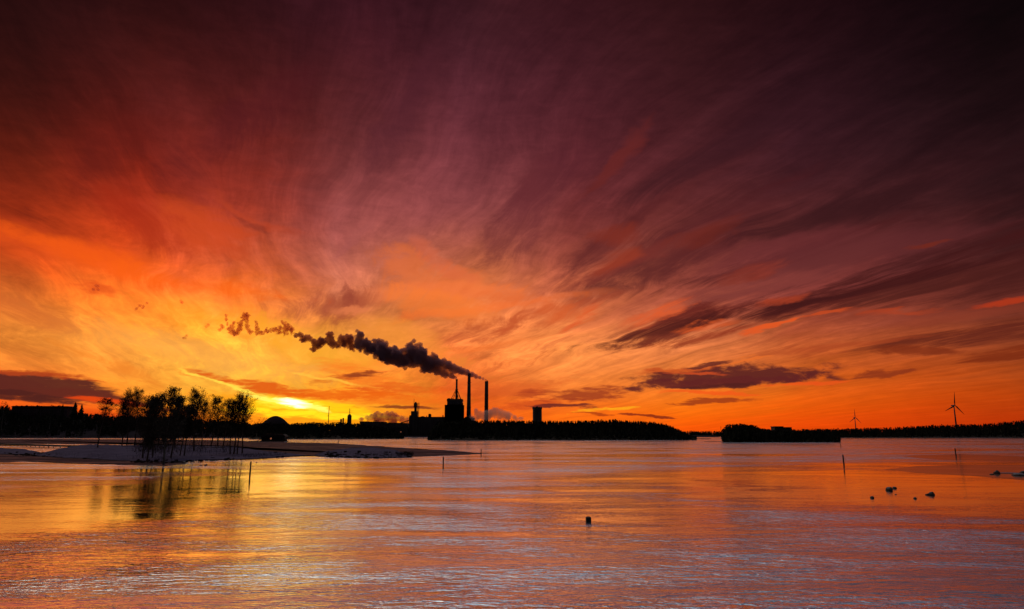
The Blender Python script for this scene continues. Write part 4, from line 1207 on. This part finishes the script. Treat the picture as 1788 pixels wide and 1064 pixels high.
TL = [
 (170, 786, 693, 7.5, .9, .58, 'lone open crowned pine standing apart at the left of the snowy point', 'pine'),
 (212, 783, 699, 11, 1.0, .4, 'slim tree, first at the left end of the tall row', 'birch'),
 (221, 782, 689, 15, 1.1, .42, 'second tree from the left end of the row, leaning crown', 'birch'),
 (234, 781, 685.5, 15, 1.0, .42, 'tall broad crowned tree in the left part of the row', 'birch'),
 (249, 799, 695, 13, .9, .45, 'slender tree at the water side left of the darkest trunk', 'birch'),
 (257, 802, 692, 15, 1.0, .35, 'dark bushy tree with a thick foot near the shore', 'birch'),
 (267, 797, 701, 12, .9, .4, 'short tree leaning on the dark bushy one', 'birch'),
 (276, 782, 690, 14, .85, .4, 'tree behind the gap left of the thickest trunk', 'birch'),
 (286, 807, 682, 17, 1.0, .36, 'highest tree of the row with spiky top and thickest trunk', 'birch'),
 (298, 799, 697, 14, 1.0, .4, 'full crowned tree right of the highest one', 'birch'),
 (306, 785, 707, 11, .9, .4, 'low tree before the bright gap in the row', 'birch'),
 (314, 796, 716, 8, .6, .5, 'thin young tree in the bright gap, left stem', 'birch'),
 (322, 796, 709, 11, 1.0, .45, 'young tree in the bright gap with a fuller crown', 'birch'),
 (339, 789, 688, 17, 1.1, .46, 'tall tree with a dark knotted top right of the gap', 'birch'),
 (352, 781, 702, 12, .9, .45, 'tree hidden half behind the dark knotted one', 'birch'),
 (368, 780, 693, 12, .7, .45, 'airy tree with a curved foot in the right part of the row', 'birch'),
 (380, 780, 697, 12, .9, .45, 'tree with a bent stem right of the airy one', 'birch'),
 (389, 781, 701, 14, .9, .42, 'dense low tree in the right part of the row', 'birch'),
 (402, 793, 703, 12, .7, .45, 'slim tree, left of the last four at the right end', 'birch'),
 (408, 793, 698, 13, .6, .5, 'slim straight tree, second of the last four', 'birch'),
 (414, 793, 704, 12, .6, .5, 'thin stemmed tree, third of the last four', 'birch'),
 (423, 792, 698, 20, .62, .42, 'wide airy tree ending the row at the right', 'birch')]
for i, (px, by, ty, hw, dn, c0, lb, kd) in enumerate(TL):
    tree('pine_tree' if kd == 'pine' else 'bare_tree', lb, px, by, ty, hw, dn, c0, 'tree', G_T, 40 + i, kd)
# undergrowth between the trunks
mb = MB(); random.seed(77)
for q in range(5200):
    c = random.choice((250, 257, 262, 270, 287, 300, 345, 395))
    px = random.gauss(c, 13); p = G(px, random.uniform(782, 797), .9)
    p.z = .8 + abs(random.gauss(0, 2.2))
    if random.random() < .4: mb.tube(p, p + Vector((random.gauss(0, .5), 0, random.uniform(.6, 1.8))), .03, .015, 3, False)
    else: mb.quad(p, random.uniform(.06, .2))
tag(mb.build('undergrowth', M['twig']), 'sparse scrub between the trunks on the snowy point', None, kind='stuff')
def far_spruce(px, ty, hpx, wpx, D, label, seed, leafy=False, name='spruce_tree', group='single trees over the left forest'):
    random.seed(seed)
    x = W(px, 735, D).x; zt_ = ztop(ty, D); h = hpx * D / F_PX; w_ = wpx * D / F_PX / 2
    b = thing(name, label, 'tree', (x, D, zt_ - h), group)
    MB().tube((x, D, zt_ - h - 3), (x, D, zt_ - h * .3), .35, .15, 6, False).build('trunk', M['bark'], b)
    m_ = MB()
    if leafy:
        for q in range(420):
            t = random.uniform(.25, 1.0); r = w_ * math.sin(PI * min(1, t*.95)) ** .6 * random.random() ** .5; a = random.uniform(0, 2*PI)
            m_.quad((x + r*math.cos(a), D + r*math.sin(a), zt_ - h + h*t), random.uniform(.2, .75))
    else:
        conifer(m_, x, D, zt_ - h, h, w_, 11, 9)
        for q in range(260):
            t = random.uniform(.12, 1.0); r = w_ * (1.05 - t) * random.uniform(.6, 1.25); a = random.uniform(0, 2*PI)
            m_.quad((x + r*math.cos(a), D + r*math.sin(a), zt_ - h + h*t), random.uniform(.25, .8), .4)
    m_.build('crown', M['needle'], b)
far_spruce(128.5, 702.5, 34, 23, 985, 'taller of two dark spruces right of the apartment block', 1)
far_spruce(140, 706, 30, 15, 985, 'shorter of two dark spruces right of the apartment block', 2)
far_spruce(106.5, 705.5, 36, 13, 985, 'slender spruce before the right end of the apartment block', 3)
far_spruce(4, 701, 46, 20, 985, 'dark bushy tree at the left edge of the picture', 4, True, 'bushy_tree')
far_spruce(66, 712, 34, 7, 985, 'narrow dark tree before the middle of the apartment block', 5)
far_spruce(88, 716, 30, 10, 985, 'rounded tree before the right half of the apartment block', 6, True, 'bushy_tree')

# ---------------------------------------------------------------- smoke and steam
def smoke(name, label, blobs, D, col, density, seed, voxel=1.0, aniso=0.0, rough=1.0, depthk=0.8, count=5, absorb=None, link_=False):
    """blobs: (px, py, radius in px); a billowing closed body filled with an even volume"""
    random.seed(seed)
    k = D / F_PX
    mb = MB()
    if link_:
        more = []
        for (a, b_, r), (c_, d_, r2) in zip(blobs, blobs[1:]):
            if math.hypot(a - c_, b_ - d_) < 17:
                more.append(((a + c_) / 2, (b_ + d_) / 2, (r + r2) * .36))
        blobs = blobs + more
    bm_src = []
    def ball(c, r, sub=3):
        nr, ns = 10, 16
        b0 = len(mb.v)
        sd_ = random.uniform(0, 50)
        for j in range(1, nr):
            th = PI * j / nr
            for i in range(ns):
                a = 2*PI*i/ns
                d = Vector((math.sin(th)*math.cos(a), math.sin(th)*math.sin(a), math.cos(th)))
                q = 1 + rough * .62 * mnoise.fractal(d * 3.0 + Vector((sd_, 0, 0)), .8, 2, 3)
                mb.v.append(tuple(c + d * r * q))
        mb.v.append(tuple(c + Vector((0, 0, r)))); mb.v.append(tuple(c - Vector((0, 0, r))))
        T = b0 + (nr-1)*ns; B_ = T + 1
        for j in range(nr-2):
            for i in range(ns): mb.f.append((b0+j*ns+i, b0+(j+1)*ns+i, b0+(j+1)*ns+(i+1) % ns, b0+j*ns+(i+1) % ns))
        for i in range(ns):
            mb.f.append((T, b0+i, b0+(i+1) % ns)); mb.f.append((B_, b0+(nr-2)*ns+(i+1) % ns, b0+(nr-2)*ns+i))
    for (px, py, r) in blobs:
        if r <= 9 and density > .25:
            ball(W(px, py, D), r * k * .8 + .7)
        thin = link_ or density < .08
        for j in range(count * 3 if thin else count):
            a = random.uniform(0, 2*PI); q = r * (1.1 * random.random() ** .8 if thin else random.uniform(0, .75))
            rr = r * random.uniform(.16, .5) + .2 if thin else r * random.uniform(.38, .68) + 0.5
            c = W(px + math.cos(a)*q*.9, py + math.sin(a)*q*.9, D)
            c.y += random.uniform(-1, 1) * r * k * depthk
            ball(c, rr * k)
        if r > 5:
            for j in range(int(count * 1.6)):
                a = random.uniform(0, 2*PI); q = r * random.uniform(.8, 1.12)
                c = W(px + math.cos(a)*q, py + math.sin(a)*q, D); c.y += random.uniform(-1, 1) * r * k * .5
                ball(c, r * k * random.uniform(.14, .30) + .4)
    o = mb.build(name, None)
    md = o.modifiers.new('remesh', 'REMESH'); md.mode = 'VOXEL'; md.voxel_size = voxel
    tx = bpy.data.textures.new(name, 'CLOUDS'); tx.noise_scale = (5.0 if not link_ else 3.2) * k; tx.noise_depth = 4
    d_ = o.modifiers.new('billow', 'DISPLACE'); d_.texture = tx; d_.texture_coords = 'GLOBAL'; d_.strength = (3.4 if not link_ else 5.5) * k * rough * .8; d_.mid_level = 0.5 if not link_ else 0.45
    dg = bpy.context.evaluated_depsgraph_get(); dg.update()
    me = bpy.data.meshes.new_from_object(o.evaluated_get(dg))
    o.modifiers.clear(); o.data = me
    m, nn_ = mat(name)
    pv = nn_.n.new('ShaderNodeVolumePrincipled')
    nn_.put(pv.inputs['Color'], col); pv.inputs['Density'].default_value = density
    pv.inputs['Anisotropy'].default_value = aniso
    if absorb: nn_.put(pv.inputs['Absorption Color'], absorb)
    out(nn_, None, None, pv.outputs[0])
    me.materials.clear(); me.materials.append(m)
    tag(o, label, None, kind='stuff')
    return o
plA = [(796.5, 660.5, 2.2), (792, 658.5, 4), (787, 656.5, 4.8), (780, 654, 5.5), (773, 651.5, 6.5), (766, 648, 8), (758, 644, 9.5), (750, 640, 11), (742, 636, 13), (733, 630, 15)]
plB = [(848.5, 663.5, 1.2), (844, 661.5, 2), (838, 659.5, 3), (831, 657, 4), (824, 654.5, 5), (817, 652, 5.5), (810, 649.5, 6), (803, 647, 6.5), (796, 644.5, 7), (788, 642, 8), (780, 639, 8.5), (772, 635.5, 9), (764, 632, 10), (756, 630, 11)]
body = [(746, 630, 14), (738, 625, 14), (727, 621, 17), (721, 613, 14), (716, 604, 6), (712, 628, 15), (703, 630, 12), (697, 624, 13), (690, 621, 13), (684, 628, 10), (676, 618, 14), (668, 612, 14), (660, 608, 13), (650, 612, 11), (645, 604, 11), (636, 602, 11), (629, 586, 8), (626, 598, 8)]
smoke('smoke_plume', 'dense dark smoke drifting left from the two smoking chimneys', plA + plB + [(x_, y_, r_ * 1.12) for x_, y_, r_ in body], DM, (0.42, 0.26, 0.30), 0.26, 3, 1.0, absorb=(0.12, 0.02, 0.03))
tail = [(614, 606, 6), (610, 592, 8), (602, 598, 7), (596, 591, 6), (590, 603, 5), (580, 600, 7), (576, 586, 6), (570, 596, 5), (560, 598, 8), (553, 604, 6), (548, 610, 5), (548, 596, 5), (537, 590, 5), (530, 592, 6), (524, 584, 4), (517, 586, 4)]
smoke('smoke_plume', 'thinning broken smoke in the middle of the long drift', tail, DM+5, (0.34, 0.18, 0.18), 0.32, 5, 0.8, absorb=(0.25, 0.03, 0.02), count=5, link_=True)
wisp = [(510, 578, 5), (503, 572, 6), (497, 582, 4), (495, 566, 5), (486, 578, 5), (478, 577, 4), (468, 578, 4), (458, 581, 4), (449, 582, 4), (448, 573, 4), (447, 563, 3), (437, 580, 4), (431, 571, 4), (431, 560, 4), (430, 551, 5), (424, 556, 4), (420, 566, 4), (418, 574, 5), (412, 582, 5), (405, 580, 5), (408, 564, 3), (399, 574, 4), (396, 558, 3), (394, 551, 2.4), (388, 570, 3), (384, 576, 2.4)]
smoke('smoke_wisps', 'torn smoke wisps at the far left end of the drift', wisp, DM+5, (0.30, 0.14, 0.10), 0.22, 6, 0.8, absorb=(0.6, 0.06, 0.02), count=5, rough=1.3, link_=True)
veil = [(x_, y_, r_ * 1.35) for x_, y_, r_ in tail[::2] + wisp[::2]]
smoke('smoke_veil', 'thin brown veil round the broken left half of the smoke', veil, DM+6, (0.3, 0.16, 0.12), 0.022, 12, 1.2, absorb=(0.5, 0.12, 0.03), count=3)
faint = [(364, 567, 3), (360, 571, 2.5), (326, 586, 3), (322, 590, 3), (318, 528, 3), (314, 525, 2.5), (250, 537, 5), (243, 533, 4), (256, 531, 3), (238, 539, 3), (168, 499, 4), (163, 505, 3), (172, 506, 3)]
smoke('smoke_wisps', 'faint last shreds of smoke high over the left forest', faint, DM+5, (0.3, 0.2, 0.1), 0.16, 7, 1.0, absorb=(0.8, 0.2, 0.04), count=4)
stR = [(826, 729, 6), (836, 727, 8), (845, 726, 9), (856, 724, 9), (864, 720, 7), (868, 715, 4), (873, 724, 8), (882, 726, 8), (890, 728, 6), (900, 730, 5), (832, 718, 5), (910, 732, 4)]
smoke('steam_cloud', 'pale steam billowing low around the foot of the right chimney', stR, DM-25, (0.80, 0.58, 0.58), 0.11, 8, 1.2, absorb=(0.5, 0.2, 0.15), count=5, rough=1.0)
stL = [(643, 730, 6), (652, 728, 8), (660, 727, 8), (670, 729, 9), (680, 727, 9), (689, 728, 8), (700, 732, 7), (710, 734, 6), (632, 733, 5), (660, 735, 9), (685, 736, 9)]
smoke('steam_cloud', 'dull purple steam bank behind the flat hall and store', stL, DM+60, (0.40, 0.24, 0.28), 0.14, 9, 1.3, absorb=(0.4, 0.06, 0.06), count=5, rough=1.0)
random.seed(0)
